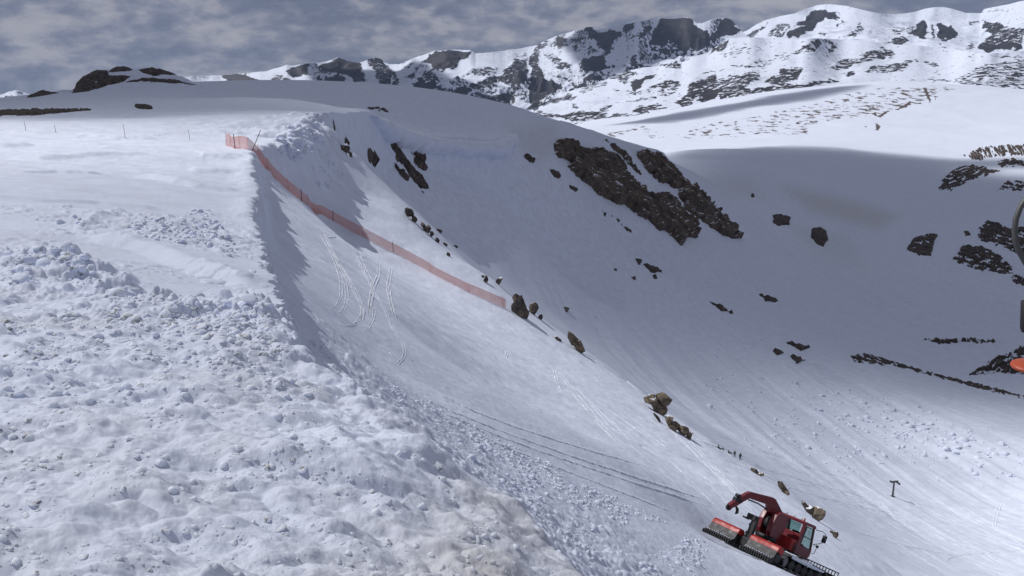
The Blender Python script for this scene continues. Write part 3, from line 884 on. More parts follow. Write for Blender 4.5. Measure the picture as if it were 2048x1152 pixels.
FC_ROCK = (
    Zm(1060, 20, 4.6545, (.72, [(1190, 510), (1340, 460), (1415, 495), (1390, 540), (1320, 550), (1250, 540)]), (.75, [(720, 630), (800, 560), (990, 570), (970, 640), (880, 700), (850, 680), (740, 660)]),
       (.95, [(940, 740), (960, 680), (1060, 610), (1170, 600), (1100, 650), (1030, 720), (980, 745)]), (.8, [(1080, 755), (1250, 650), (1400, 660), (1420, 690), (1330, 740), (1180, 730), (1100, 760)]),
       (.5, [(740, 745), (930, 740), (1080, 760), (1230, 740), (1380, 755), (1370, 775), (1200, 810), (1180, 780), (850, 785)]), (.9, [(860, 845), (940, 830), (1180, 815), (1180, 835), (940, 850)]),
       (.9, [(1350, 860), (1400, 780), (1550, 650), (1750, 600), (1780, 700), (1650, 730), (1560, 800), (1500, 890), (1430, 900)]), (1, [(1580, 830), (1660, 740), (1780, 700), (1780, 800), (1640, 860)]),
       (.65, [(1780, 660), (1960, 580), (2048, 580), (2048, 800), (1780, 850)]), (.85, [(960, 940), (980, 900), (1190, 880), (1280, 930), (1100, 950), (1060, 970)]),
       (.75, [(0, 960), (100, 950), (300, 970), (460, 950), (640, 930), (700, 880), (800, 880), (700, 940), (720, 980), (900, 960), (1080, 970), (1000, 1000), (640, 1030), (500, 1060), (300, 1010), (100, 1000)]),
       (.7, [(0, 900), (150, 830), (340, 770), (450, 790), (400, 830), (300, 850), (160, 880), (60, 960)]), (.8, [(390, 860), (450, 870), (470, 910), (390, 920)]), (.5, [(420, 740), (700, 650), (740, 680), (500, 770)]))
    + Zm(1380, 0, 5.689, (.65, [(190, 610), (300, 480), (450, 440), (450, 490), (380, 560)]), (.36, [(330, 610), (450, 530), (640, 480), (820, 560), (700, 600), (600, 640), (420, 660)]), (.4, [(480, 800), (800, 660), (1150, 580), (1130, 680), (900, 740), (700, 770)]),
         (.6, [(1150, 600), (1250, 520), (1420, 430), (1490, 460), (1500, 520), (1430, 600), (1300, 610)]), (.72, [(1490, 460), (1620, 470), (1700, 510), (1660, 630), (1600, 600), (1620, 520), (1520, 480)]),
         (.6, [(1540, 770), (1600, 720), (2048, 590), (2048, 680), (1860, 760), (1750, 800), (1620, 800)]),
         (.72, [(0, 960), (100, 900), (270, 880), (500, 900), (590, 820), (700, 790), (800, 800), (800, 910), (640, 930), (600, 900), (500, 960), (400, 1000), (280, 1100), (100, 1130), (0, 1130)]),
         (.85, [(860, 930), (1000, 860), (1020, 800), (1180, 770), (1280, 780), (1230, 850), (1220, 930), (1050, 960), (900, 980)]), (.85, [(640, 1070), (800, 980), (1000, 970), (1280, 960), (1650, 890), (1700, 910), (1480, 970), (1000, 1040), (700, 1090)]),
         (.8, [(1760, 880), (1820, 810), (1900, 820), (1850, 880)]), (.5, [(0, 830), (250, 810), (600, 710), (620, 730), (300, 830), (0, 850)]))
    + Zm(1720, 0, 5.759, (.6, [(0, 640), (240, 550), (340, 570), (430, 630), (340, 690), (200, 670), (0, 730)]), (.6, [(0, 820), (200, 750), (430, 720), (640, 650), (660, 700), (560, 750), (490, 820), (200, 840)]), (.85, [(690, 690), (760, 700), (950, 780), (840, 780)]),
         (.5, [(1060, 930), (1120, 860), (1300, 810), (1450, 720), (1600, 690), (2400, 690), (2400, 1100), (1889, 1080), (1700, 1050), (1500, 1000), (1200, 970)]), (.85, [(1680, 860), (1889, 820), (2200, 820), (2200, 900), (1750, 900)]),
         (.55, [(460, 930), (620, 900), (850, 915), (1120, 920), (1100, 950), (850, 945), (600, 920)]), (.7, [(840, 840), (950, 830), (1010, 860), (920, 860)]), (.38, [(1120, 650), (1500, 630), (1889, 620), (1889, 690), (1450, 650)]),
         (.8, [(640, 590), (690, 580), (690, 600)]), (.8, [(910, 610), (1000, 605), (1000, 620)])))


def build_range(name, sky, base_py, r0, r1, polys, relief, shape, seed, floor, ncol=900, nrow=230, steep=0.4):
    sk = np.asarray(sky, float)
    pxs = np.linspace(sk[0, 0], sk[-1, 0], ncol)
    pys = np.interp(pxs, sk[:, 0], sk[:, 1])
    a_s, e_s = ray(pxs, pys + fbm(pxs * 0.12, pxs * 0 + seed, 3, seed) * (1.2 if steep > 0.2 else 0.3))
    ker = np.exp(-0.5 * (np.arange(-120, 121) / 42.0) ** 2)
    e_m = np.convolve(np.pad(e_s, 120, mode='edge'), ker / ker.sum(), 'valid')
    _, e_b = ray(pxs, np.full(ncol, float(base_py)))
    e_b = np.minimum(e_b, e_s - 0.004)
    t = np.linspace(0, 1.25, int(nrow * 1.25))
    wob = fbm(pxs * 0.008, pxs * 0 + 3.1, 3, seed + 1) * 0.10
    L = math.log(r0) + (math.log(r1) - math.log(r0)) * t[:, None] + wob[None] * np.clip(t[:, None], 0, 1)
    A = np.repeat(a_s[None], len(t), 0)
    R = np.exp(L)
    X, Y = R * np.sin(A), R * np.cos(A)
    tc = np.clip(t, 0, 1)[:, None]
    E0 = e_b[None] + (e_m - e_b)[None] * shape(tc) + (e_s - e_m)[None] * tc ** 7
    Z = E0 * R
    px, py = project(X, Y, Z)
    rk = rock_cover(px, py, polys, 4.0, floor)
    env = np.clip(4 * tc * (1 - tc), 0, 1) ** 0.7
    rr = (ridged(X / 900 + seed, Y / 900, 5, seed) - 0.55) * 2
    rr = rr - (0.25 + np.abs(rr) * 0.75) * sstep(0.45, 1.0, tc)
    Z = Z + relief * env * rr + relief * 0.35 * np.clip(rk, 0, 1) * (ridged(X / 220, Y / 220, 4, seed + 5) - 0.5) * np.clip(env * 2, 0, 1)
    # keep the crest the highest thing on its sight lines
    zmax = (E0[np.argmax(t >= 1.0)][None] - 0.0015 * np.clip(1 - t, 0, 1)[:, None]) * R
    Z = np.where(t[:, None] < 1, np.minimum(Z, zmax), Z)
    over = np.clip(t - 1, 0, 1)[:, None]
    Z = Z - over * relief * 6
    px, py = project(X, Y, Z)
    wx, wy = fbm(px * 0.045, py * 0.07, 4, seed) * 11, fbm(px * 0.045 + 40, py * 0.07, 4, seed + 1) * 8
    rk = rock_cover(px + wx, py + wy, polys, 4.5, floor)
    G = np.stack([X, Y, Z], 2)
    nn = np.cross(np.gradient(G, axis=1), np.gradient(G, axis=0))
    nz = np.abs(nn[..., 2]) / (np.linalg.norm(nn, axis=2) + 1e-9)
    rk = rk + steep * sstep(0.10, 0.38, 1 - nz)
    o = mesh_np(name, np.stack([X.ravel(), Y.ravel(), Z.ravel()], 1), grid_faces(*X.shape), M_MTN, attrs={'rock': rk})
    tag(o, kind='structure')
    return o


build_range('mountains', FA_SKY, 262, 6000, 10000, FA_ROCK, 250, lambda t: 0.55 * t + 0.45 * t ** 2, 11, 0.05, 1300, 340, 0.5)
build_range('mountains', FB_SKY, 150, 6300, 10200, FB_ROCK, 120, lambda t: 0.65 * t + 0.35 * t * t, 12, 0.07, 800, 300, 0.15)
build_range('mountains', FC_SKY, 262, 3500, 6200, FC_ROCK, 48, lambda t: 0.55 * t + 0.45 * t * t, 13, 0.10, 1050, 340, 0.15)


# ---------------------------------------------------------------- clouds overhead that shade the cirque
def cloud_mesh(shade_px, alt, thick, soft, seed, grow=0.0, hole_px=()):
    pts = []
    for c in shade_px:
        if len(c) == 3:
            a, _ = ray(c[0], c[1])
            a, L = float(a), math.log(c[2])
        else:
            a, L = hit(c[0], c[1])
        r = math.exp(L)
        x, y = r * math.sin(a), r * math.cos(a)
        z = float(height(np.array([a]), np.array([L]), False)[0]) if r < 4300 else 0.0
        k = (alt - z) / TOSUN[2]
        pts.append((x + TOSUN[0] * k, y + TOSUN[1] * k))
    p = np.asarray(pts)
    holes = []
    for (hx, hy, hr) in hole_px:
        a, L = hit(hx, hy)
        r = math.exp(L)
        z = float(height(np.array([a]), np.array([L]), False)[0])
        k = (alt - z) / TOSUN[2]
        holes.append((r * math.sin(a) + TOSUN[0] * k, r * math.cos(a) + TOSUN[1] * k, hr))
    n = 150
    gx = np.linspace(p[:, 0].min() - soft, p[:, 0].max() + soft, n)
    gy = np.linspace(p[:, 1].min() - soft, p[:, 1].max() + soft, n)
    GX_, GY_ = np.meshgrid(gx, gy)
    sd = poly_sd(GX_, GY_, p) + fbm(GX_ / (soft * 2.2), GY_ / (soft * 2.2), 4, seed) * min(soft * 0.45, 65.0) + grow
    for hx, hy, hr in holes:
        sd = np.minimum(sd, np.hypot(GX_ - hx, GY_ - hy) - hr)
    th = thick * sstep(-soft * 0.2, soft * 0.8, sd)
    keep = th > 0.4
    up = th * (0.5 + 0.22 * fbm(GX_ / 160, GY_ / 160, 4, seed + 3))
    lo = th - up
    idx = np.arange(n * n).reshape(n, n)
    f = np.stack([idx[:-1, :-1], idx[:-1, 1:], idx[1:, 1:], idx[1:, :-1]], 2).reshape(-1, 4)
    kf = keep.ravel()[f].any(1)
    f = f[kf]
    vt = np.stack([GX_.ravel(), GY_.ravel(), (alt + up).ravel()], 1)
    vb = np.stack([GX_.ravel(), GY_.ravel(), (alt - lo - 0.05).ravel()], 1)
    used = np.unique(f)
    mp = np.full(n * n, -1)
    mp[used] = np.arange(len(used))
    ft = mp[f]
    fb = ft[:, ::-1] + len(used)
    edges = {}
    e = np.concatenate([ft[:, [0, 1]], ft[:, [1, 2]], ft[:, [2, 3]], ft[:, [3, 0]]])
    es = set(map(tuple, e))
    rim = [(i, j) for (i, j) in es if (j, i) not in es]
    fr = np.array([(j, i, i + len(used), j + len(used)) for i, j in rim])
    return np.vstack([vt[used], vb[used]]), np.vstack([ft, fb, fr])


def build_clouds():
    alt = 1750.0
    vs, fs, off = [], [], 0
    main = [(-320, 222, 190), (0, 230, 185), (300, 229, 185), (560, 219, 185), (640, 226, 175), (700, 290, 225), (800, 410, 270), (900, 490, 280), (1010, 560, 275), (1120, 640, 280), (1230, 700, 290), (1370, 742), (1500, 750), (1700, 775), (1900, 800),
            (2048, 830), (2350, 850), (2350, 420), (2350, 300, 1600), (2100, 318), (1900, 322), (1750, 305), (1650, 297, 1450), (1560, 294, 1450), (1380, 305, 1250), (1330, 330, 900), (1100, 300, 900), (600, 250, 900), (-320, 250, 900)]
    specs = [(main, 240.0, 290.0, 5, 34.0, [(2060, 345, 40)]),
             ([(1190, 242, 2500), (1330, 228, 2600), (1500, 203, 2750), (1650, 182, 2850), (1720, 176, 2850), (1690, 190, 2700), (1500, 218, 2450), (1330, 246, 2250)], 110.0, 130.0, 8, 0.0, []),
             ([(1690, 925), (1850, 925), (2060, 935), (2060, 965), (1850, 955), (1700, 945)], 45.0, 14.0, 9, 0.0, [])]
    specs.append(([(-400, 330, 60), (0, 335, 60), (300, 345, 60), (520, 372, 64), (600, 480, 72), (800, 640, 64), (1000, 760, 62), (1150, 860, 58), (1300, 950, 48), (1500, 1152, 30), (2400, 1152, 12)] + [(2400, 1152, 2.0), (-400, 1152, 12)], 19.0, 30.0, 15, 9.0, []))
    specs.append(([(640, 125, 9600), (750, 118, 9700), (850, 105, 9800), (905, 150, 8600), (1000, 175, 7600), (1060, 215, 6300), (900, 212, 6300), (640, 200, 6600)], 260.0, 300.0, 16, 60.0, []))
    specs.append(([(1190, 62, 9900), (1300, 45, 9900), (1400, 45, 9900), (1430, 90, 9000), (1330, 105, 8400), (1200, 110, 8200)], 200.0, 300.0, 17, 60.0, []))  # unseen cloud added to deepen the shade on the far cliffs
    for sp, th, soft, seed, grow, holes in specs:
        v, f = cloud_mesh(sp, alt, th, soft, seed, grow, holes)
        vs.append(v)
        fs.append(f + off)
        off += len(v)
    m, t, bs = new_mat('cloud')
    t.nodes.remove(bs)
    vol = nd(t, 'ShaderNodeVolumePrincipled')
    vol.inputs['Color'].default_value = (0.95, 0.96, 0.98, 1)
    vol.inputs['Density'].default_value = 0.022
    vol.inputs['Anisotropy'].default_value = 0.2
    t.links.new(vol.outputs[0], t.nodes['Material Output'].inputs['Volume'])
    o = mesh_np('clouds', np.vstack(vs), np.vstack(fs), m)
    tag(o, kind='stuff')


build_clouds()


def build_haze():
    m, t, bs = new_mat('haze')
    t.nodes.remove(bs)
    vol = nd(t, 'ShaderNodeVolumePrincipled')
    vol.inputs['Color'].default_value = (0.55, 0.70, 1.0, 1)
    vol.inputs['Density'].default_value = 1.1e-5
    t.links.new(vol.outputs[0], t.nodes['Material Output'].inputs['Volume'])
    x, y0, y1, z0, z1 = 10500, -400, 14500, -2600, 1400
    v = [(-x, y0, z0), (x, y0, z0), (x, y1, z0), (-x, y1, z0), (-x, y0, z1), (x, y0, z1), (x, y1, z1), (-x, y1, z1)]
    f = [(0, 3, 2, 1), (4, 5, 6, 7), (0, 1, 5, 4), (1, 2, 6, 5), (2, 3, 7, 6), (3, 0, 4, 7)]
    o = mesh_np('haze', v, f, m, smooth=False)
    tag(o, kind='stuff')


build_haze()


# ---------------------------------------------------------------- rock standing out of the snow
def rock_patch(name, label, cat, polys, T, mat=None, edge=1.4, noise=2.2, stripe=None, group=None, seed=0, rlo=0.0, rhi=1e9, flat=False):
    """polys: outlines in photograph pixels; T: how far the rock stands out, in metres"""
    mat = mat or M_ROCK
    allp = np.array([p for q in polys for p in q], float)
    a, L, P = hits(allp[:, 0], np.minimum(allp[:, 1], 1150))
    ok = (np.exp(L) > rlo) & (np.exp(L) < rhi)
    if ok.sum() < 2:
        ok[:] = True
    L = L[ok]
    da = (allp[:, 0].max() - allp[:, 0].min()) / FPX
    a0, a1 = a.min() - 0.004, a.max() + 0.004
    l0, l1 = L.min() - 0.05, L.max() + 0.05
    na = int(np.clip((a1 - a0) * FPX * 0.8, 26, 300))
    nl = int(np.clip((allp[:, 1].max() - allp[:, 1].min() + 12) * 1.0, 26, 260))
    A, LL = np.meshgrid(np.linspace(a0, a1, na), np.linspace(l0, l1, nl))
    Z = height(A.ravel(), LL.ravel()).reshape(A.shape)
    R = np.exp(LL)
    X, Y = R * np.sin(A), R * np.cos(A)
    px, py = project(X, Y, Z)
    wob = (fbm(px * 0.16, py * 0.16, 4, seed + 2)) * noise * 2
    sd = np.full(A.shape, -1e9)
    for q in polys:
        sd = np.maximum(sd, poly_sd(px, py, q))
    sd = sd + wob
    Pm = np.stack([X, Y, Z], 2)
    du = np.gradient(Pm, axis=1)
    dv = np.gradient(Pm, axis=0)
    N = np.cross(du, dv)
    N /= np.linalg.norm(N, axis=2, keepdims=True) + 1e-9
    N[N[..., 2] < 0] *= -1
    blk = 0.35 + 1.1 * ridged(X / (T * 2.2) + Z / (T * 3), Y / (T * 2.2) + seed, 4, seed)
    body = sstep(-edge, edge * 2.2, sd)
    if stripe:
        ang, freq, thr = stripe
        u = px * math.cos(ang) + py * math.sin(ang)
        v = -px * math.sin(ang) + py * math.cos(ang)
        s = fbm(u * freq * 0.22 + v * 0.02, v * freq, 4, seed + 9)
        body = body * sstep(thr - 0.06, thr + 0.12, s)
    off = T * (body * blk - 0.16)
    keep = off > -0.04 * T
    if not keep.any():
        print('empty patch', label)
        return None
    if not flat:
        off = off + (body > 0.3) * T * 0.25 * fbm(X / (T * 0.6), Y / (T * 0.6) + Z / T, 3, seed + 4)
    V = Pm + N * off[..., None]
    f = grid_faces(nl, na)
    kf = keep.ravel()[f].any(1).reshape(nl - 1, na - 1)
    if len(polys) == 1 and not stripe:
        lab_ = np.where(kf, np.arange(kf.size).reshape(kf.shape) + 1, 0)
        while True:
            p_ = np.pad(lab_, 1)
            new = np.where(kf, np.maximum.reduce([p_[1:-1, 1:-1], p_[:-2, 1:-1], p_[2:, 1:-1], p_[1:-1, :-2], p_[1:-1, 2:]]), 0)
            if (new == lab_).all():
                break
            lab_ = new
        ids, cnt = np.unique(lab_[lab_ > 0], return_counts=True)
        kf = lab_ == ids[np.argmax(cnt)]
    f = f[kf.ravel()]
    used = np.unique(f)
    mp = np.full(na * nl, -1)
    mp[used] = np.arange(len(used))
    v = V.reshape(-1, 3)[used]
    c = v.mean(0)
    o = mesh_np(name, v - c, mp[f], mat, smooth=False)
    o.location = c
    return tag(o, label, cat, group)


def Zp(x0, y0, s, *polys):
    return [[(x0 + x / s, y0 + y / s) for x, y in pts] for pts in polys]


Z4 = (1000, 240, 3.6)
Z3 = (400, 160, 3.2)
Z7 = (1700, 280, 2.132)
rock_patch('cliff', 'large brown rock cliff on the shadowed snow face, biggest bare rock of the cirque', 'cliff',
           Zp(*Z4, [(400, 140), (520, 150), (530, 190), (620, 205), (700, 205), (760, 250), (800, 300), (870, 380), (900, 420), (960, 470), (1040, 540), (1110, 540), (1180, 540), (1240, 580), (1290, 640), (1330, 700), (1400, 740), (1420, 850), (1340, 840),
                    (1310, 905), (1250, 850), (1180, 790), (1150, 800), (1050, 710), (990, 680), (890, 600), (840, 610), (700, 530), (640, 470), (540, 400), (490, 330), (500, 300), (420, 270), (390, 230)]), 5.0, M_CLIFF, 1.6, 2.0, seed=3, rlo=380, rhi=760)
rock_patch('cliff', 'long tapering dark cliff band right of the biggest cliff, just under the dome skyline', 'cliff',
           Zp(*Z4, [(980, 230), (1010, 215), (1150, 270), (1220, 330), (1300, 420), (1380, 480), (1450, 540), (1560, 660), (1660, 760), (1740, 850), (1650, 845), (1560, 800), (1450, 720), (1330, 640), (1300, 570), (1290, 510), (1240, 480), (1130, 430),
                    (1060, 360), (1000, 280)]), 4.5, M_CLIFF, 1.6, 2.6, seed=4, rlo=380, rhi=900)
rock_patch('rock_outcrop', 'thin dark rib of rock running down the snow between the two big cliffs', 'rock', Zp(*Z4, [(735, 205), (800, 245), (880, 300), (912, 352), (860, 362), (800, 300)], [(757, 138), (850, 200), (900, 240), (972, 345), (1012, 392), (950, 345), (880, 265), (815, 205)]), 2.6, M_CLIFF, 1.2, 1.6, seed=5, rlo=380, rhi=760)
SM = [
    ('dark rock poking out of smooth snow just left of the big cliff top', Zp(*Z4, [(165, 255), (200, 250), (250, 285), (240, 300), (200, 290)])),
    ('thin broken string of rocks on the snow below the left edge of the big cliff', Zp(*Z4, [(350, 350), (400, 375), (452, 410), (425, 418), (385, 395)])),
    ('small dark double humped rock midway down the snow left of the big cliff', Zp(*Z4, [(485, 452), (522, 478), (568, 508), (545, 516), (505, 494)])),
    ('dark rock streak on the snow well below the middle of the big cliff', Zp(*Z4, [(720, 648), (770, 678), (755, 690)], [(800, 683), (872, 732), (835, 722)])),
    ('narrow dark rock streak on the snow pointing down toward the foot of the big cliff', Zp(*Z4, [(865, 742), (965, 815), (920, 795)])),
    ('cluster of flat dark rocks in the middle of the shadowed bowl', Zp(*Z4, [(975, 998), (1022, 1020), (1000, 1042)], [(1030, 1038), (1120, 1065), (1162, 1092), (1100, 1102), (1060, 1072)], [(1092, 1108), (1135, 1140), (1115, 1142)])),
    ('short dark rock sliver left of the rock cluster in the shadowed bowl', Zp(*Z4, [(792, 1058), (862, 1090), (830, 1084)])),
    ('small flat dark stone just below the rock sliver in the shadowed bowl', Zp(*Z4, [(950, 1130), (980, 1140), (965, 1148)])),
    ('largest dark rock rib below the wind lip at the head of the gully', Zp(*Z3, [(1210, 400), (1240, 400), (1300, 470), (1330, 510), (1380, 580), (1420, 610), (1470, 700), (1440, 692), (1410, 695), (1340, 612), (1310, 555), (1235, 490), (1262, 470)])),
    ('square topped dark rock directly under the wind lip, right of the largest rib', Zp(*Z3, [(1332, 425), (1400, 428), (1436, 460), (1444, 520), (1380, 470)])),
    ('slanting dark rock just below the square topped one', Zp(*Z3, [(1363, 503), (1410, 508), (1452, 582), (1400, 562)])),
    ('slim dark rock along the left side of the largest rib in the gully', Zp(*Z3, [(1248, 553), (1290, 578), (1338, 648), (1290, 622)])),
    ('small dark rock at the lower tip of the largest rib in the gully', Zp(*Z3, [(1412, 703), (1455, 735), (1462, 745), (1430, 728)])),
    ('thin steep dark rib left of the largest rib in the gully', Zp(*Z3, [(1008, 393), (1062, 420), (1100, 478), (1155, 557), (1075, 490), (1045, 432)])),
    ('small upper dark rock near the head of the gully', Zp(*Z3, [(848, 298), (894, 318), (890, 350), (858, 330)])),
    ('middle dark rock of the gully head, rounded', Zp(*Z3, [(903, 383), (950, 398), (955, 432), (925, 418)])),
    ('lower dark rock of the gully head, longest of the left group', Zp(*Z3, [(895, 428), (938, 433), (978, 498), (925, 465)])),
    ('tiny dark stone left of the gully head rocks', Zp(*Z3, [(830, 338), (854, 346), (846, 364)])),
    ('flat dark boulder under the pale slide path on the far bowl wall', [[(1546, 431), (1560, 428), (1581, 435), (1578, 449), (1556, 451), (1547, 446)]]),
    ('egg shaped dark rock alone on the far bowl wall', [[(1624, 457), (1640, 454), (1652, 462), (1655, 480), (1646, 493), (1632, 488), (1622, 474)]]),
    ('ragged dark rock with snow ledges on the right bowl wall', Zp(*Z7, [(240, 465), (270, 420), (330, 400), (380, 398), (358, 430), (345, 495), (300, 492)])),
    ('lone small dark rock beside the ledged rocks of the right bowl wall', Zp(*Z7, [(488, 388), (505, 390), (512, 405), (495, 408)])),
    ('thin dark line of stones at the bottom of the shadowed bowl', [[(1420, 604), (1445, 614), (1466, 627), (1440, 620)]]),
    ('thin dark stone low in the bowl right of centre', [[(1518, 588), (1545, 597), (1558, 601), (1549, 604), (1532, 602)]]),
    ('thin upper dark stone of the three near the lit edge of the bowl floor', [[(1570, 684), (1622, 694), (1602, 701)]]),
    ('lower dark stone of the three near the lit edge of the bowl floor', [[(1578, 710), (1610, 720), (1594, 727)]]),
    ('small tan stone left of the three near the lit edge of the bowl floor', [[(1543, 698), (1568, 705), (1552, 710)]]),
    ('tiny dark rock on the lit slope below the big cliff', [[(1128, 614), (1136, 622), (1132, 624)]]),
    ('lone dark speck of rock high on the far bowl wall', [[(1503, 386), (1509, 388), (1508, 395), (1502, 394)]]),
]
for i, (lab, po) in enumerate(SM):
    ragged = 'ragged' in lab
    rock_patch('rock_outcrop', lab, 'rock', po, 0.7 if 'gully head' in lab or 'head of the gully' in lab else 1.5, M_CLIFF2, 1.1, 1.2, stripe=(0.3, 0.38, -0.3) if ragged else None, seed=20 + i, rlo=170, rhi=1600, group='rocks in the shadowed cirque')
LED = [
    ('broad ledged rock field with horizontal snow stripes on the right bowl wall', Zp(*Z7, [(436, 510), (480, 450), (560, 455), (640, 495), (690, 540), (700, 570), (640, 568), (520, 545)]), (0.25, 0.42, -0.12)),
    ('upper ledged rock bands behind the broad striped rock field', Zp(*Z7, [(536, 385), (590, 345), (640, 355), (680, 378), (800, 365), (800, 460), (742, 500), (640, 450), (555, 430)]), (0.25, 0.42, -0.02)),
    ('fan of broken dark rock under a snow lip high on the right bowl wall', Zp(*Z7, [(368, 216), (410, 150), (450, 118), (520, 106), (640, 132), (520, 170), (430, 215)]), (-0.3, 0.5, -0.06)),
    ('topmost comb of brown rock streaks at the right edge, on the sunlit rim', Zp(*Z7, [(486, 66), (560, 28), (800, 15), (800, 58), (600, 75), (540, 88)]), (1.0, 0.5, -0.05)),
    ('narrow dark ledge just under the topmost comb of rock streaks', Zp(*Z7, [(606, 98), (680, 78), (800, 88), (800, 112), (650, 114)]), (0.1, 0.5, -0.08)),
    ('scattered dark rocks at the right edge below the sunlit patch', Zp(*Z7, [(628, 216), (670, 172), (800, 188), (800, 210)]), (0.3, 0.5, 0.02)),
    ('netted dark rock patch right of the broad striped rock field', Zp(*Z7, [(688, 580), (800, 568), (800, 625), (700, 614)]), (0.5, 0.5, 0.02)),
    ('sparse striped scree at the right edge above the dark trench line', Zp(*Z7, [(510, 1002), (600, 940), (742, 878), (860, 870), (860, 1010), (640, 992)]), (-0.15, 0.5, 0.06)),
    ('thin dark stony strip on the far edge of the bowl floor', Zp(*Z7, [(300, 852), (420, 848), (540, 850), (620, 860), (530, 868), (400, 868)]), (0.0, 0.5, 0.0)),
]
for i, (lab, po, stp) in enumerate(LED):
    rock_patch('rock_ledges', lab, 'rock', po, 1.7, M_CLIFF2, 1.4, 2.0, stripe=stp, seed=60 + i, rlo=300, rhi=1700, group='ledged rocks on the right bowl wall')
rock_patch('rock_band', 'long thin dark line of rocks slanting down to the right edge across the bowl', 'rock', Zp(*Z7, [(0, 918), (60, 908), (150, 933), (260, 968), (420, 1010), (560, 1043), (742, 1092), (900, 1135), (900, 1146), (742, 1104), (540, 1058), (400, 1019), (240, 976), (100, 955), (20, 948)]), 0.6, M_CLIFF2, 0.7, 1.6, stripe=(0.42, 0.5, -0.06), seed=75, rlo=250, rhi=900)
rock_patch('bare_ground', 'long dark strip of bare brown tundra across the snowy plateau at left', 'bare ground', Zp(0, 100, 3.84, [(-300, 480), (0, 470), (250, 460), (500, 458), (720, 455), (600, 472), (480, 480), (260, 503), (0, 503), (-300, 510)]), 0.5, M_BARE, 0.8, 0.7, seed=80, rlo=120, rhi=420)
rock_patch('rock_outcrop', 'small flat reddish rock lying alone on the shaded plateau', 'rock', Zp(0, 100, 3.84, [(1028, 428), (1060, 425), (1170, 440), (1172, 455), (1060, 452)]), 0.7, M_BARE, 0.7, 0.5, seed=81, rlo=120, rhi=430)
rock_patch('rock_outcrop', 'faint line of stones on the shaded dome above the gully', 'rock', Zp(*Z3, [(1055, 175), (1150, 168), (1225, 205), (1160, 203)]), 0.5, M_BARE, 0.6, 0.7, stripe=(0.2, 0.6, 0.05), seed=82, rlo=200, rhi=470)


def knoll(name, label, outline, r, depth, seed, rock):
    """a rocky mound on the skyline; outline is its crest in pixels"""
    sk = np.asarray(outline, float)
    n, m = 150, 60
    pxs = np.linspace(sk[0, 0], sk[-1, 0], n)
    pys = np.interp(pxs, sk[:, 0], sk[:, 1]) + fbm(pxs * 0.11, pxs * 0, 3, seed) * 2.2
    a, e = ray(pxs, pys)
    t = np.linspace(0, 1.8, m)[:, None]
    rr = r + depth * t
    A = np.repeat(a[None], m, 0)
    X, Y = rr * np.sin(A), rr * np.cos(A)
    base = height(A.ravel(), np.log(rr + 0 * A).ravel(), False).reshape(A.shape)
    crest = e[None] * (r + depth)
    f = np.where(t <= 1, sstep(0, 1, t) ** 0.6, 1 - sstep(1, 1.8, t))
    Z = base - 0.5 + (np.maximum(crest - base, 0.3) + 0.5) * f
    Z = Z + np.clip(1 - np.abs(t - 0.5) * 2, 0, 1) * (ridged(X / 6, Y / 6, 4, seed) - 0.5) * 2.6
    px, py = project(X, Y, Z)
    rk = rock_cover(px, py, rock, 2.5, 0.05)
    v = np.stack([X.ravel(), Y.ravel(), Z.ravel()], 1)
    c = np.array([X.mean(), Y.mean(), base.mean()])
    o = mesh_np(name, v - c, grid_faces(m, n), M_KNOLL, smooth=False, attrs={'rock': rk})
    o.location = c
    tag(o, label, 'rock')


M_KNOLL = snow_mat('knoll', bump_scale=0.8, bump=0.6, dist=0.4, rockattr=True, rock=(0.035, 0.03, 0.03), rock2=(0.11, 0.085, 0.07), rscale=0.28, stretch=(0.6, 0.6, 1.4), amp=0.8)
knoll('rock_outcrop', 'big dark rocky knoll with snow pockets on the left skyline', [(140, 186), (150, 178), (152, 168), (166, 153), (192, 141), (215, 141), (235, 132), (250, 133), (268, 138), (282, 137), (308, 135), (328, 141), (345, 147), (362, 153), (378, 160), (392, 166), (402, 171)], 402, 22, 91,
      [(0.9, [(140, 200), (148, 165), (166, 150), (195, 138), (215, 140), (218, 150), (245, 150), (262, 153), (245, 165), (215, 172), (180, 182)]), (1.0, [(215, 145), (235, 128), (270, 136), (262, 142)]), (0.85, [(275, 139), (310, 132), (345, 145), (365, 153), (330, 150), (305, 153), (285, 146)]),
       (0.8, [(245, 165), (285, 154), (310, 156), (345, 156), (405, 172), (330, 166), (280, 164)])])
knoll('rock_outcrop', 'low dark rocky hump on the far left skyline, left of the big knoll', [(36, 206), (44, 200), (62, 190), (78, 182), (86, 181), (100, 184), (115, 187), (125, 193), (135, 197)], 420, 18, 92,
      [(0.95, [(36, 210), (60, 188), (84, 178), (118, 186), (125, 194), (90, 200)])])


def crag_arrays(seed, sub=3, sx=1.0, sy=1.0, sz=1.0, cuts=20, rough=0.14):
    bm = bmesh.new()
    bmesh.ops.create_icosphere(bm, subdivisions=sub, radius=1.0)
    v = np.array([p.co[:] for p in bm.verts])
    f = np.array([[q.index for q in p.verts] for p in bm.faces])
    bm.free()
    r = np.random.default_rng(seed)
    for _ in range(cuts):
        nrm = r.normal(size=3)
        nrm /= np.linalg.norm(nrm)
        d = r.uniform(0.42, 0.82)
        k = v @ nrm - d
        v = v - np.where(k > 0, k, 0)[:, None] * nrm * 0.97
    q = v * 1.6 + seed * 1.7
    v = v * (1 + rough * (vnoise3(q[:, 0], q[:, 1], q[:, 2], seed) - 0.5) + rough * 0.9 * (vnoise3(q[:, 0] * 2.7, q[:, 1] * 2.7, q[:, 2] * 2.7, seed + 1) - 0.5))[:, None]
    return v * np.array([sx, sy, sz]), f


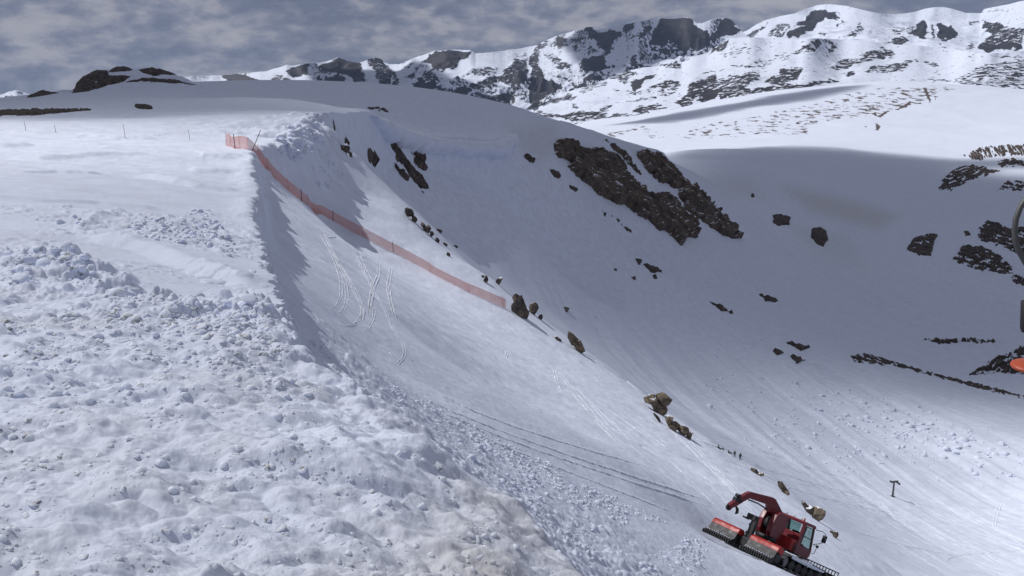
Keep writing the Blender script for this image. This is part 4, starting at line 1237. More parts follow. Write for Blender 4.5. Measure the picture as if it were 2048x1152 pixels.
def boulder(label, ref, lumps_px, mat, group='boulders along the rib', seed=0):
    """lumps_px: (px, py, width px, height px, tilt) of each mass; ref: pixel on the snow at its foot"""
    a, L, P = hits(np.array([ref[0]]), np.array([ref[1]]))
    base = P[0]
    r = math.exp(L[0])
    dist = float(np.linalg.norm(base))
    right = np.array([math.cos(a[0]), -math.sin(a[0]), 0])
    fwd = np.array([math.sin(a[0]), math.cos(a[0]), 0])
    up = np.array([0, 0, 1.0])
    VS, FS, off = [], [], 0
    bx, by = project(*base)
    for i, (px, py, w, h, tilt) in enumerate(lumps_px):
        k = dist / FPX
        cx, cz = (px - bx) * k, (by - py) * k / CT
        v, f = crag_arrays(seed * 13 + i, 3, w * k * 0.70, (w + h) * 0.34 * k, h * k * 0.72)
        ct, st = math.cos(tilt), math.sin(tilt)
        vx, vz = v[:, 0] * ct + v[:, 2] * st, -v[:, 0] * st + v[:, 2] * ct
        VS.append((vx + cx)[:, None] * right + (v[:, 1])[:, None] * fwd + (vz + cz)[:, None] * up)
        FS.append(f + off)
        off += len(v)
    o = mesh_np('boulder', np.vstack(VS), np.vstack(FS), mat, smooth=False)
    o.location = base
    tag(o, label, 'boulder', group)
    return o


boulder('tall dark wedge shaped boulder at the lower end of the red fence', (1040, 632), [(1040, 614, 30, 46, 0.35), (1034, 600, 16, 22, 0.2), (1050, 628, 18, 22, 0.5)], M_ROCK, seed=1)
boulder('dark boulder just behind the tall wedge boulder at the fence end', (1072, 632), [(1069, 618, 19, 24, 0.4), (1081, 636, 10, 13, 0.3)], M_ROCK, seed=2)
boulder('small square dark boulder on the rib skyline above the fence end', (998, 570), [(997, 562, 13, 18, 0.3)], M_ROCK, seed=3)
boulder('small grey boulder partly buried left of the square one on the rib', (972, 566), [(972, 558, 13, 15, 0.4), (966, 552, 6, 6, 0.0)], M_ROCK, seed=4)
boulder('tan and black leaning boulder on the rib midway down', (1152, 700), [(1146, 680, 17, 32, -0.7), (1161, 694, 17, 30, -0.45)], M_TAN, seed=5)
boulder('thin dark rock sliver left of the tan and black boulder', (1116, 680), [(1116, 677, 20, 6, 0.6)], M_ROCK, seed=6)
boulder('large double headed brown boulder above the skiers', (1318, 826), [(1304, 800, 22, 30, -0.5), (1326, 797, 28, 26, 0.2), (1322, 816, 24, 28, -0.4), (1312, 808, 22, 34, -0.6)], M_TAN, seed=7)
boulder('long lumpy brown boulder directly below the double headed one', (1360, 868), [(1340, 840, 16, 16, 0.2), (1349, 852, 26, 18, 0.6), (1368, 860, 26, 22, 0.5), (1378, 870, 14, 20, 0.1)], M_TAN, seed=8)
boulder('flat dark sliver of rock in the snow below the double headed boulder', (1316, 842), [(1316, 838, 24, 5, 0.85)], M_ROCK, seed=9)
boulder('flat grey rock on the rib crest below the skiers', (1516, 950), [(1510, 943, 22, 6, 0.45), (1522, 948, 12, 9, 0.2)], M_TAN, seed=10)
boulder('tan pointed rock on the rib crest above the groomer arm', (1566, 985), [(1562, 972, 13, 18, -0.3), (1570, 983, 12, 20, -0.5)], M_TAN, seed=11)
boulder('snow capped tan rock on the rib just behind the groomer cab', (1632, 1040), [(1634, 1030, 24, 28, 0.1), (1620, 1022, 26, 12, 0.5), (1610, 1014, 16, 8, 0.5)], M_TAN, seed=12)
boulder('small low tan rock right of the groomer mirror', (1674, 1078), [(1670, 1071, 10, 12, -0.5), (1664, 1066, 8, 5, 0.4)], M_TAN, seed=13)
boulder('dark craggy rock on the upper rib right of the fence', (822, 440), [(817, 425, 16, 22, -0.4), (828, 437, 13, 18, -0.4)], M_ROCK, seed=14)
boulder('string of dark rocks descending the rib below the craggy one', (855, 468), [(846, 450, 12, 8, 0.7), (856, 458, 15, 14, -0.3), (864, 468, 9, 12, -0.4), (843, 462, 10, 5, 0.8)], M_ROCK, seed=15)
boulder('oval dark stone on the rib edge right of the string of rocks', (880, 467), [(879, 462, 11, 12, -0.4)], M_ROCK, seed=16)
boulder('upright dark stone on the rib just below the oval one', (877, 487), [(875, 480, 9, 11, -0.4)], M_ROCK, seed=17)
boulder('flat lying dark stone on the rib below the upright one', (891, 493), [(889, 489, 11, 8, 0.5)], M_ROCK, seed=21)
boulder('small pointed dark stone low on the rib snow', (898, 514), [(898, 510, 7, 10, -0.2)], M_ROCK, seed=18)
boulder('tiny dark stone at the rib edge above the square boulder', (912, 496), [(911, 493, 8, 7, 0.4)], M_ROCK, seed=19)


# ---------------------------------------------------------------- loose snow: clods and avalanche debris
def region_points(poly, n, r):
    p = np.asarray(poly, float)
    out = []
    while len(out) < n:
        q = np.stack([r.uniform(p[:, 0].min(), p[:, 0].max(), n), r.uniform(p[:, 1].min(), p[:, 1].max(), n)], 1)
        out += list(q[poly_sd(q[:, 0], q[:, 1], p) > 0])
    return np.array(out[:n])


def scatter_clods(name, specs, seed, sub=2):
    r = np.random.default_rng(seed)
    temps = [crag_arrays(200 + k, sub, 1.2, 1.2, 1.2, 8, 0.3) for k in range(10)]
    V, F, off = [], [], 0
    for poly, n, smin, smax, power, thresh, rlo, rhi in specs:
        q = region_points(poly, n, r)
        if thresh > -1:
            keep = fbm(q[:, 0] * 0.012, q[:, 1] * 0.02, 3, seed) > thresh
            q = q[keep]
        a, L, P = hits(q[:, 0], q[:, 1])
        for i in range(len(P)):
            rr = math.exp(L[i])
            if rr < rlo or rr > rhi:
                continue
            s = rr * smin * (smax / smin) ** (r.random() ** power)
            v, f = temps[r.integers(len(temps))]
            sc = s * r.uniform(0.65, 1.25, 3) * np.array([1, 1, 0.8])
            th, ph = r.uniform(0, 6.28), r.uniform(-0.5, 0.5)
            c, sn = math.cos(th), math.sin(th)
            w = v * sc
            w = np.stack([w[:, 0], w[:, 1] * math.cos(ph) - w[:, 2] * math.sin(ph), w[:, 1] * math.sin(ph) + w[:, 2] * math.cos(ph)], 1)
            w = np.stack([w[:, 0] * c - w[:, 1] * sn, w[:, 0] * sn + w[:, 1] * c, w[:, 2]], 1)
            V.append(w + P[i] + np.array([0, 0, s * r.uniform(-0.45, 0.1)]))
            F.append(f + off)
            off += len(v)
    o = mesh_np(name, np.vstack(V), np.vstack(F), M_CLOD, smooth=True)
    tag(o, kind='stuff')


scatter_clods('snow_clods', [
    ([(0, 700), (560, 730), (800, 860), (950, 1000), (1150, 1152), (0, 1152)], 2400, 0.0010, 0.0065, 3.4, -0.1, 0, 12),
    ([(0, 560), (250, 600), (560, 640), (560, 740), (0, 720)], 1100, 0.0010, 0.005, 2.8, -0.1, 0, 16),
    ([(20, 500), (150, 490), (200, 560), (260, 590), (560, 605), (600, 680), (580, 720), (250, 640), (0, 560)], 600, 0.0016, 0.008, 2.6, -0.3, 0, 22),
    ([(580, 640), (700, 740), (830, 790), (900, 835), (1000, 890), (1150, 965), (1300, 1050), (1400, 1120), (1400, 1152), (1190, 1152), (1080, 1035), (960, 950), (880, 870), (780, 790), (640, 710)], 1500, 0.0009, 0.0048, 3.0, -0.25, 11, 60),
    ([(850, 800), (1000, 880), (1200, 980), (1420, 1090), (1400, 1130), (1150, 1000), (950, 890)], 1300, 0.0010, 0.004, 2.6, -0.2, 14, 60),
    ([(60, 440), (420, 420), (520, 560), (440, 500), (180, 460)], 500, 0.0012, 0.0045, 2.6, -0.1, 15, 60)], 5)
scatter_clods('cornice_blocks', [
    ([(545, 296), (570, 262), (625, 230), (650, 240), (640, 295), (600, 325), (575, 322)], 150, 0.0018, 0.0085, 2.0, -2, 85, 170),
    ([(610, 330), (640, 290), (690, 350), (660, 385)], 30, 0.0010, 0.004, 2.0, -2, 85, 170)], 8)
scatter_clods('avalanche_debris', [
    ([(1400, 740), (1550, 760), (1700, 780), (1900, 830), (2100, 890), (2100, 1000), (1850, 960), (1600, 900), (1420, 830)], 1300, 0.0006, 0.0034, 2.6, -0.3, 100, 600),
    ([(1640, 780), (1760, 800), (1860, 840), (1990, 870), (2048, 900), (1960, 950), (1800, 900), (1680, 850)], 130, 0.0014, 0.0062, 2.2, -2, 100, 600),
    ([(1500, 850), (1700, 930), (1760, 960), (1650, 950), (1480, 890)], 120, 0.0006, 0.002, 2.2, -2, 100, 600),
    ([(1100, 560), (1300, 640), (1700, 700), (1750, 740), (1400, 720), (1150, 640)], 60, 0.0007, 0.002, 2, -2, 150, 600)], 6)


def snow_tracks():
    """small raised berms left by skis, sledges and the groomer"""
    V, F, off = [], [], 0
    S3 = (600, 400, 3.2)

    def zz(pts, o=S3):
        return [(o[0] + x / o[2], o[1] + y / o[2]) for x, y in pts]
    ski = [zz([(105, 185), (150, 260), (190, 330), (230, 430), (255, 520), (255, 620), (225, 680), (185, 700)]), zz([(120, 180), (165, 255), (200, 330), (245, 430), (280, 520), (295, 600), (280, 690), (230, 740)]),
           zz([(170, 240), (215, 240)]), zz([(185, 290), (240, 400), (300, 510), (350, 610), (400, 700), (385, 770), (320, 805), (230, 800)]), zz([(205, 350), (260, 440), (320, 540), (375, 640), (395, 720), (350, 790)]),
           zz([(345, 335), (370, 400), (410, 480), (450, 540), (470, 600), (530, 690), (600, 850), (640, 900)]), zz([(360, 330), (385, 400), (425, 480), (460, 540), (440, 640), (435, 740)]), zz([(495, 400), (495, 480), (460, 560), (445, 650), (430, 740)]),
           zz([(575, 440), (560, 520), (565, 610), (585, 700), (610, 790)]), zz([(570, 480), (550, 560), (575, 660), (600, 760)]), zz([(470, 690), (460, 770), (415, 840)]), 
           zz([(640, 890), (665, 960), (655, 1010), (600, 1060)]), zz([(1290, 960), (1310, 950), (1325, 985), (1305, 1010)]), zz([(340, 330), (430, 380)]), zz([(520, 870), (560, 960), (600, 1020)]),
                      [(1105, 735), (1112, 765), (1120, 790)], [(1110, 740), (1150, 790), (1200, 850), (1240, 890)], [(1130, 770), (1180, 830), (1260, 880), (1330, 920)], [(1240, 850), (1330, 900), (1400, 930)], [(1330, 850), (1400, 920), (1470, 985)], [(1345, 850), (1420, 930), (1480, 990)],
           [(1400, 870), (1500, 930), (1600, 960), (1750, 1000)], [(1390, 850), (1480, 890), (1560, 915), (1650, 950)], [(1600, 930), (1700, 960), (1760, 990)], [(1500, 900), (1560, 925), (1640, 960), (1700, 1000)],
           [(2000, 1000), (1990, 1030), (1985, 1055), (2010, 1070), (2048, 1085)], [(1880, 1130), (1900, 1115), (1950, 1108), (2010, 1105), (2048, 1100)], [(1700, 1060), (1800, 1090), (1900, 1110), (1980, 1108)], [(1640, 960), (1760, 1030), (1860, 1075), (1960, 1100)], [(1760, 1000), (1790, 1040), (1840, 1070)], [(1700, 1000), (1820, 1030), (1940, 1060)], [(1800, 1000), (1900, 1020), (1980, 1060)]]
    rut = [[(820, 782), (900, 822), (1000, 862), (1120, 905), (1250, 948), (1350, 980), (1440, 1010)], [(812, 790), (900, 832), (1000, 874), (1120, 917), (1250, 960), (1350, 992), (1430, 1016)], [(880, 832), (1000, 890), (1100, 930), (1230, 980), (1360, 1030)], [(860, 780), (940, 820), (1040, 858), (1150, 893), (1300, 935)]]
    fence_line = [[(1160, 700), (1200, 728), (1250, 760), (1285, 788)]]
    ski = ski + [[(x + 5, y + (2 if i % 2 else -1)) for x, y in ln] for i, ln in enumerate(ski)]
    rt = np.random.default_rng(44)
    for x, y in region_points([(1330, 850), (1480, 900), (1700, 960), (1960, 1010), (2048, 1080), (1980, 1150), (1850, 1130), (1700, 1030), (1480, 940)], 70, rt):
        ln_, sl = rt.uniform(40, 220), rt.uniform(0.33, 0.62)
        cv = rt.uniform(-0.0008, 0.0008)
        ski.append([(x + q * ln_, y + q * ln_ * sl + cv * (q * ln_) ** 2) for q in (0, 0.25, 0.5, 0.75, 1)])
    for x, y in region_points([(1100, 740), (1250, 830), (1400, 920), (1500, 990), (1400, 960), (1200, 860)], 16, rt):
        ln_, sl = rt.uniform(30, 120), rt.uniform(0.7, 1.15)
        ski.append([(x + q * ln_, y + q * ln_ * sl) for q in (0, 0.33, 0.66, 1)])
    for kind, lines in (('ski', ski), ('rut', rut), ('ridge', fence_line)):
        for ln in lines:
            p = np.asarray(ln, float)
            seg = np.hypot(*np.diff(p, axis=0).T)
            s = np.concatenate([[0], np.cumsum(seg)])
            n = max(8, int(s[-1] / 3))
            u = np.linspace(0, s[-1], n)
            qx, qy = np.interp(u, s, p[:, 0]), np.interp(u, s, p[:, 1])
            for _ in range(3):
                qx[1:-1] = (qx[:-2] + 2 * qx[1:-1] + qx[2:]) / 4
                qy[1:-1] = (qy[:-2] + 2 * qy[1:-1] + qy[2:]) / 4
            a, L, P = hits(qx, qy)
            for _ in range(2):
                P[1:-1, :2] = (P[:-2, :2] + 2 * P[1:-1, :2] + P[2:, :2]) / 4
            T = np.gradient(P, axis=0)
            side = np.stack([T[:, 1], -T[:, 0], 0 * T[:, 0]], 1)
            side /= np.linalg.norm(side, axis=1, keepdims=True) + 1e-9
            r = np.hypot(P[:, 0], P[:, 1])
            w0, h0 = {'ski': (0.0010, 0.00038), 'rut': (0.0036, 0.0015), 'ridge': (0.005, 0.0012)}[kind]
            wv = r * w0 * (0.8 + 0.5 * fbm(u * 0.2, u * 0 + len(V), 2, 3))
            hv = r * h0 * (np.clip(0.75 + 0.9 * fbm(u * 0.25, u * 0 + len(V) * 1.3, 3, 4), 0.1, 1.6) if kind == 'ski' else 1.0)
            taper = sstep(0, 0.12, np.linspace(0, 1, n)) * sstep(1, 0.85, np.linspace(0, 1, n))
            prof = [(-1, -0.5), (-0.5, 0.9), (0, 1.0), (0.5, 0.7), (1, -0.5)] if kind != 'rut' else [(-1, -0.5), (-0.45, 1.0), (0, 0.05), (0.45, 1.0), (1, -0.5)]
            rows = []
            for ox, oz in prof:
                X = P + side * (wv * ox)[:, None]
                z = height(np.arctan2(X[:, 0], X[:, 1]), np.log(np.hypot(X[:, 0], X[:, 1])))
                rows.append(np.stack([X[:, 0], X[:, 1], z + hv * oz * (taper if oz > 0 else 1)], 1))
            if kind == 'ski':
                zt = rows[2][:, 2].copy()
                for q in (1, 3):
                    rows[q][:, 2] = zt + (rows[q][:, 2] - zt) * (1 - 0.85 * taper)
            V.append(np.stack(rows, 1).reshape(-1, 3))
            F.append(grid_faces(n, len(prof)) + off)
            off += n * len(prof)
    o = mesh_np('snow_tracks', np.vstack(V), np.vstack(F), M_CLOD)
    tag(o, kind='stuff')


snow_tracks()


# ---------------------------------------------------------------- shape kit for built objects
class MB:
    """collects solids and links them as one mesh object"""

    def __init__(self):
        self.v, self.f, self.sm = [], [], []

    def add(self, v, f, smooth=False):
        o = len(self.v)
        self.v += [tuple(p) for p in v]
        self.f += [tuple(i + o for i in q) for q in f]
        self.sm += [smooth] * len(f)
        return self

    def box(self, x0, x1, y0, y1, z0, z1, bev=0.0):
        bm = bmesh.new()
        bmesh.ops.create_cube(bm, size=1)
        for p in bm.verts:
            p.co = Vector(((x0 + x1) / 2 + p.co.x * (x1 - x0), (y0 + y1) / 2 + p.co.y * (y1 - y0), (z0 + z1) / 2 + p.co.z * (z1 - z0)))
        if bev:
            bmesh.ops.bevel(bm, geom=bm.edges[:], offset=bev, segments=2, profile=0.7, affect='EDGES')
        bm.verts.index_update()
        self.add([p.co[:] for p in bm.verts], [[q.index for q in fa.verts] for fa in bm.faces])
        bm.free()
        return self

    def prism(self, prof, y0, y1, axis='y', bev=0.0):
        """profile in the plane across the axis: (x,z) for y, (y,z) for x, (x,y) for z"""
        bm = bmesh.new()

        def P(p, t):
            return {'y': (p[0], t, p[1]), 'x': (t, p[0], p[1]), 'z': (p[0], p[1], t)}[axis]
        a = [bm.verts.new(P(p, y0)) for p in prof]
        b = [bm.verts.new(P(p, y1)) for p in prof]
        n = len(prof)
        bm.faces.new(a)
        bm.faces.new(b[::-1])
        for i in range(n):
            bm.faces.new((a[i], b[i], b[(i + 1) % n], a[(i + 1) % n])[::-1])
        bmesh.ops.recalc_face_normals(bm, faces=bm.faces[:])
        if bev:
            bmesh.ops.bevel(bm, geom=bm.edges[:], offset=bev, segments=2, profile=0.7, affect='EDGES')
        bm.verts.index_update()
        self.add([p.co[:] for p in bm.verts], [[q.index for q in fa.verts] for fa in bm.faces])
        bm.free()
        return self

    def tube(self, pts, rad, n=10, cap=True):
        pts = [Vector(p) for p in pts]
        rads = rad if isinstance(rad, (list, tuple)) else [rad] * len(pts)
        vs = []
        ref = None
        for i, p in enumerate(pts):
            t = (pts[min(i + 1, len(pts) - 1)] - pts[max(i - 1, 0)]).normalized()
            if ref is None:
                ref = t.orthogonal().normalized()
            ref = (ref - t * ref.dot(t)).normalized()
            b = t.cross(ref)
            for k in range(n):
                w = 2 * math.pi * k / n
                vs.append(p + (ref * math.cos(w) + b * math.sin(w)) * rads[i])
        f = []
        for i in range(len(pts) - 1):
            for k in range(n):
                f.append((i * n + k, i * n + (k + 1) % n, (i + 1) * n + (k + 1) % n, (i + 1) * n + k))
        self.add(vs, f, True)
        if cap:
            o = len(self.v) - len(vs)
            self.f += [tuple(o + k for k in range(n))[::-1], tuple(o + (len(pts) - 1) * n + k for k in range(n))]
            self.sm += [False, False]
        return self

    def cyl(self, c, axis, r, h, n=20):
        c = Vector(c)
        d = Vector(axis).normalized() * h / 2
        return self.tube([c - d, c + d], r, n)

    def build(self, name, mat, parent=None):
        me = bpy.data.meshes.new(name)
        me.from_pydata(self.v, [], self.f)
        me.polygons.foreach_set('use_smooth', self.sm)
        me.validate()
        me.materials.append(mat)
        o = bpy.data.objects.new(name, me)
        COL.objects.link(o)
        if parent is not None:
            o.parent = parent
        return o


M_RED = paint_mat('red_paint', (0.17, 0.011, 0.017), 0.35, grime=0.3, coat=0.3)
M_RED2 = paint_mat('bright_red_paint', (0.42, 0.022, 0.018), 0.45, grime=0.4)
M_GREY = paint_mat('grey_rubber', (0.085, 0.085, 0.088), 0.6)
M_BLACK = paint_mat('black_steel', (0.018, 0.018, 0.02), 0.5)
M_STEEL = paint_mat('worn_steel', (0.22, 0.22, 0.23), 0.4, metal=0.6)
M_ORANGE = paint_mat('orange_plastic', (0.50, 0.085, 0.03), 0.45, grime=0.15)
M_NET = paint_mat('fence_net', (0.64, 0.175, 0.10), 0.6, grime=0.1)
M_WOOD = paint_mat('bamboo', (0.25, 0.22, 0.18), 0.7)
M_GALV = paint_mat('galvanised', (0.13, 0.13, 0.125), 0.5, metal=0.5)
M_CLOTH = paint_mat('dark_clothing', (0.012, 0.013, 0.018), 0.85)
M_CLOTH2 = paint_mat('black_trousers', (0.008, 0.008, 0.01), 0.85)
M_SKIN = paint_mat('skin', (0.45, 0.28, 0.21), 0.6, grime=0.05)


def glass_mat():
    m, t, bs = new_mat('window_glass')
    tr = nd(t, 'ShaderNodeBsdfTransparent')
    tr.inputs[0].default_value = (0.62, 0.74, 0.72, 1)
    gl = nd(t, 'ShaderNodeBsdfGlossy')
    gl.inputs['Roughness'].default_value = 0.04
    fr = nd(t, 'ShaderNodeFresnel', in_IOR=1.5)
    mx = nd(t, 'ShaderNodeMixShader')
    t.links.new(fr.outputs[0], mx.inputs[0])
    t.links.new(tr.outputs[0], mx.inputs[1])
    t.links.new(gl.outputs[0], mx.inputs[2])
    t.links.new(mx.outputs[0], t.nodes['Material Output'].inputs[0])
    return m


M_GLASS = glass_mat()


# ---------------------------------------------------------------- snow groomer
def build_groomer():
    root = bpy.data.objects.new('snow_groomer', None)
    COL.objects.link(root)
    tag(root, 'red winch snow groomer facing downhill on the slope with its arm folded back', 'snow groomer')
    root.matrix_world = Matrix(((GX[0], GY[0], GZ[0], GP[0]), (GX[1], GY[1], GZ[1], GP[1]), (GX[2], GY[2], GZ[2], GP[2]), (0, 0, 0, 1)))
    # chassis and deck
    m = MB()
    m.box(-2.1, 2.1, -0.78, 0.78, 0.42, 0.92, 0.05)
    m.box(-2.2, -0.2, -0.85, 0.85, 0.92, 1.08, 0.03)
    m.box(1.9, 2.5, -0.5, 0.5, 0.45, 0.8, 0.04)
    m.box(-2.5, -2.0, -0.55, 0.55, 0.35, 0.95, 0.05)
    m.build('chassis', M_BLACK, root)
    # tracks
    for s in (-1, 1):
        y0, y1 = (0.86, 2.05) if s > 0 else (-2.05, -0.86)
        prof = []
        for w in np.linspace(-math.pi / 2, math.pi / 2, 9):
            prof.append((1.95 + 0.40 * math.cos(w), 0.42 + 0.40 * math.sin(w)))
        for w in np.linspace(math.pi / 2, 3 * math.pi / 2, 9):
            prof.append((-1.95 + 0.40 * math.cos(w), 0.42 + 0.40 * math.sin(w)))
        inner = [((p[0]) * 0.975, 0.42 + (p[1] - 0.42) * 0.86) for p in prof]
        n = len(prof)
        v = [(p[0], y, p[1]) for y in (y0, y1) for p in prof] + [(p[0], y, p[1]) for y in (y0, y1) for p in inner]
        f = []
        for i in range(n):
            j = (i + 1) % n
            f += [(i, j, n + j, n + i), (2 * n + i, 3 * n + i, 3 * n + j, 2 * n + j), (i, 2 * n + i, 2 * n + j, j), (n + i, n + j, 3 * n + j, 3 * n + i)]
        tr = MB().add(v, f).build('track', M_BLACK, root)
        # grouser bars around the belt
        g = MB()
        per = [Vector((p[0], 0, p[1])) for p in prof]
        segs = [(per[i], per[(i + 1) % n]) for i in range(n)]
        tot = sum((b - a).length for a, b in segs)
        k = 34
        for q in range(k):
            d = tot * q / k
            for a, b in segs:
                l = (b - a).length
                if d <= l:
                    p = a + (b - a) * (d / l)
                    t = (b - a).normalized()
                    break
                d -= l
            nrm = Vector((t.z, 0, -t.x))
            if nrm.dot(p - Vector((0, 0, 0.42))) < 0:
                nrm = -nrm
            c0, c1 = p - t * 0.025, p + t * 0.025
            hh = nrm * 0.085
            g.add([(c0.x, y0 - 0.03, c0.z), (c1.x, y0 - 0.03, c1.z), (c1.x + hh.x, y0 - 0.03, c1.z + hh.z), (c0.x + hh.x, y0 - 0.03, c0.z + hh.z),
                   (c0.x, y1 + 0.03, c0.z), (c1.x, y1 + 0.03, c1.z), (c1.x + hh.x, y1 + 0.03, c1.z + hh.z), (c0.x + hh.x, y1 + 0.03, c0.z + hh.z)],
                  [(0, 1, 2, 3), (7, 6, 5, 4), (0, 4, 5, 1), (1, 5, 6, 2), (2, 6, 7, 3), (3, 7, 4, 0)])
        g.build('grousers', M_STEEL, tr)
        yc = (y0 + y1) / 2
        for x in (-1.05, -0.35, 0.35, 1.05):
            MB().cyl((x, yc, 0.36), (0, 1, 0), 0.27, 0.75, 18).build('road_wheel', M_BLACK, root)
        MB().cyl((-1.95, yc, 0.42), (0, 1, 0), 0.31, 0.85, 18).build('drive_sprocket', M_STEEL, root)
        MB().cyl((1.95, yc, 0.42), (0, 1, 0), 0.29, 0.85, 18).build('idler_wheel', M_GREY, root)
        # snow packed on the upper run
        q = MB()
        nx, ny = 30, 9
        vv = []
        for i in range(nx):
            for j in range(ny):
                x = -1.5 + 3.6 * i / (nx - 1)
                y = y0 + 0.02 + (y1 - y0 - 0.04) * j / (ny - 1)
                e = min(i, nx - 1 - i, 4) / 4 * min(j, ny - 1 - j, 2) / 2
                vv.append((x, y, 0.815 + e * (0.085 + 0.05 * math.sin(x * 7 + y * 3) + random.uniform(0, 0.03))))
        q.add(vv, [(i * ny + j, (i + 1) * ny + j, (i + 1) * ny + j + 1, i * ny + j + 1) for i in range(nx - 1) for j in range(ny - 1)], True)
        q.build('packed_snow', M_CLOD, root)
        if s < 0:
            ck = MB()
            nx = 40
            vv = []
            for i in range(nx):
                x = -1.75 + 3.6 * i / (nx - 1)
                w = 0.5 + 0.5 * math.sin(math.pi * i / (nx - 1)) * random.uniform(0.6, 1.1)
                for oy, oz in ((0.10, 0.0), (0.02, 0.09), (-0.06, 0.05), (-0.09, -0.06), (-0.02, -0.14), (0.06, -0.12)):
                    vv.append((x, y0 + oy * w + random.uniform(-0.012, 0.012), 0.80 + oz * w + random.uniform(-0.02, 0.02)))
            ck.add(vv, [(i * 6 + k, (i + 1) * 6 + k, (i + 1) * 6 + (k + 1) % 6, i * 6 + (k + 1) % 6) for i in range(nx - 1) for k in range(6)], True)
            ck.build('caked_snow', M_CLOD, root)
        # fender over the track front
        MB().prism([(-0.35, 0.98), (0.55, 0.98), (0.62, 1.02), (0.55, 1.06), (-0.35, 1.06)], y0 + (0.0 if s > 0 else 0.35), y1 - (0.35 if s > 0 else 0.0), 'y').build('fender', M_BLACK, root)
    # cab: red shell with pillars so the glazing is see-through
    cab = MB()
    W = 0.86
    cab.prism([(0.32, 0.98), (1.75, 0.98), (1.98, 1.25), (1.98, 1.58), (0.32, 1.72)], -W, W, 'y', 0.03)
    cab.prism([(0.26, 2.74), (1.50, 2.80), (1.56, 2.90), (1.40, 2.97), (0.32, 2.93), (0.22, 2.84)], -W - 0.03, W + 0.03, 'y', 0.03)
    for y in (-1, 1):
        yo = y * (W - 0.05)
        cab.prism([(0.32, 1.70), (0.62, 1.70), (0.60, 2.76), (0.30, 2.76)], yo - 0.05, yo + 0.05, 'y', 0.012)
        cab.prism([(1.84, 1.56), (1.95, 1.57), (1.50, 2.82), (1.40, 2.82)], yo - 0.05, yo + 0.05, 'y', 0.012)
    cab.prism([(0.32, 1.66), (0.40, 1.66), (0.38, 2.16), (0.30, 2.16)], -W + 0.02, W - 0.02, 'y', 0.01)
    c = cab.build('cab', M_RED, root)
    MB().box(0.30, 0.325, -0.66, 0.66, 2.17, 2.74).build('rear_window', M_GLASS, c)
    MB().add([(1.93, -0.74, 1.60), (1.93, 0.74, 1.60), (1.46, 0.74, 2.79), (1.46, -0.74, 2.79)], [(0, 1, 2, 3)]).build('windshield', M_GLASS, c)
    for s in (-1, 1):
        y = s * (W - 0.012)
        fr = MB()
        for a, b in (((0.66, 1.62), (0.66, 2.70)), ((0.66, 2.70), (1.40, 2.73)), ((1.40, 2.73), (1.82, 1.60)), ((1.82, 1.60), (0.66, 1.62)), ((0.66, 2.15), (1.62, 2.15))):
            fr.tube([(a[0], y, a[1]), (b[0], y, b[1])], 0.028, 6)
        d = fr.build('door_frame', M_BLACK, c)
        MB().add([(0.66, y, 1.62), (1.82, y, 1.60), (1.40, y, 2.73), (0.66, y, 2.70)], [(0, 1, 2, 3)]).build('side_window', M_GLASS, c)
        MB().box(0.74, 0.90, y - 0.02 + s * 0.03, y + 0.02 + s * 0.03, 1.66, 1.70, 0.005).build('door_handle', M_BLACK, c)
    for y in (-0.34, 0.34):
        MB().box(0.62, 1.05, y - 0.24, y + 0.24, 1.42, 1.78, 0.05).box(0.56, 0.70, y - 0.23, y + 0.23, 1.75, 2.28, 0.05).build('seat', M_BLACK, c)
    # engine side boxes and grille
    MB().box(-0.25, 0.30, -0.84, 0.84, 1.08, 1.75, 0.05).build('engine_cover', M_RED2, root)
    g = MB()
    for i in range(7):
        g.box(0.04 + 0.0 * i, 0.30, -0.885, -0.842, 1.16 + i * 0.075, 1.20 + i * 0.075)
    g.build('air_grille', M_BLACK, root)
    for y in (-0.5, 0.0, 0.5):
        MB().cyl((0.42, y, 3.00), (0, 0, 1), 0.05, 0.10, 12).build('roof_light', paint_white, root)
    MB().tube([(0.9, -0.4, 2.95), (0.9, -0.4, 3.12)], 0.05, 10).build('beacon', M_ORANGE, root)
    # mirrors
    for s in (-1, 1):
        y = s * 0.9
        MB().tube([(1.52, y, 2.78), (1.75, y + s * 0.32, 2.84), (1.98, y + s * 0.40, 2.78), (2.05, y + s * 0.40, 2.30), (1.9, y + s * 0.25, 2.12), (1.78, y, 1.95)], 0.02, 6).build('mirror_arm', M_BLACK, root)
        MB().box(1.98, 2.06, y + s * 0.40 - 0.13, y + s * 0.40 + 0.13, 2.28, 2.70, 0.03).build('mirror', M_BLACK, root)
        MB().tube([(1.96, y, 1.95), (2.1, y + s * 0.12, 1.95), (2.06, y + s * 0.1, 1.5), (1.95, y, 1.45)], 0.02, 6).tube([(2.1, y + s * 0.12, 2.02), (2.1, y + s * 0.12, 1.88)], 0.08, 10).build('grab_rail', M_BLACK, root)
    MB().cyl((1.99, -0.55, 1.12), (1, 0, 0), 0.09, 0.06, 14).build('headlight', paint_white, root)
    MB().cyl((1.99, 0.55, 1.12), (1, 0, 0), 0.09, 0.06, 14).build('headlight', paint_white, root)
    # winch turret and boom
    tx, ty = -1.25, 0.12
    MB().cyl((tx, ty, 1.2), (0, 0, 1), 0.55, 0.26, 28).build('slew_ring', M_BLACK, root)
    h = MB()
    h.prism([(tx - 0.58, 1.55), (tx - 0.45, 1.32), (tx + 0.62, 1.32), (tx + 0.66, 1.45), (tx + 0.66, 2.62), (tx + 0.5, 2.78), (tx - 0.2, 2.78), (tx - 0.5, 2.55), (tx - 0.62, 2.1)], ty + 0.20, ty + 0.50, 'y', 0.04)
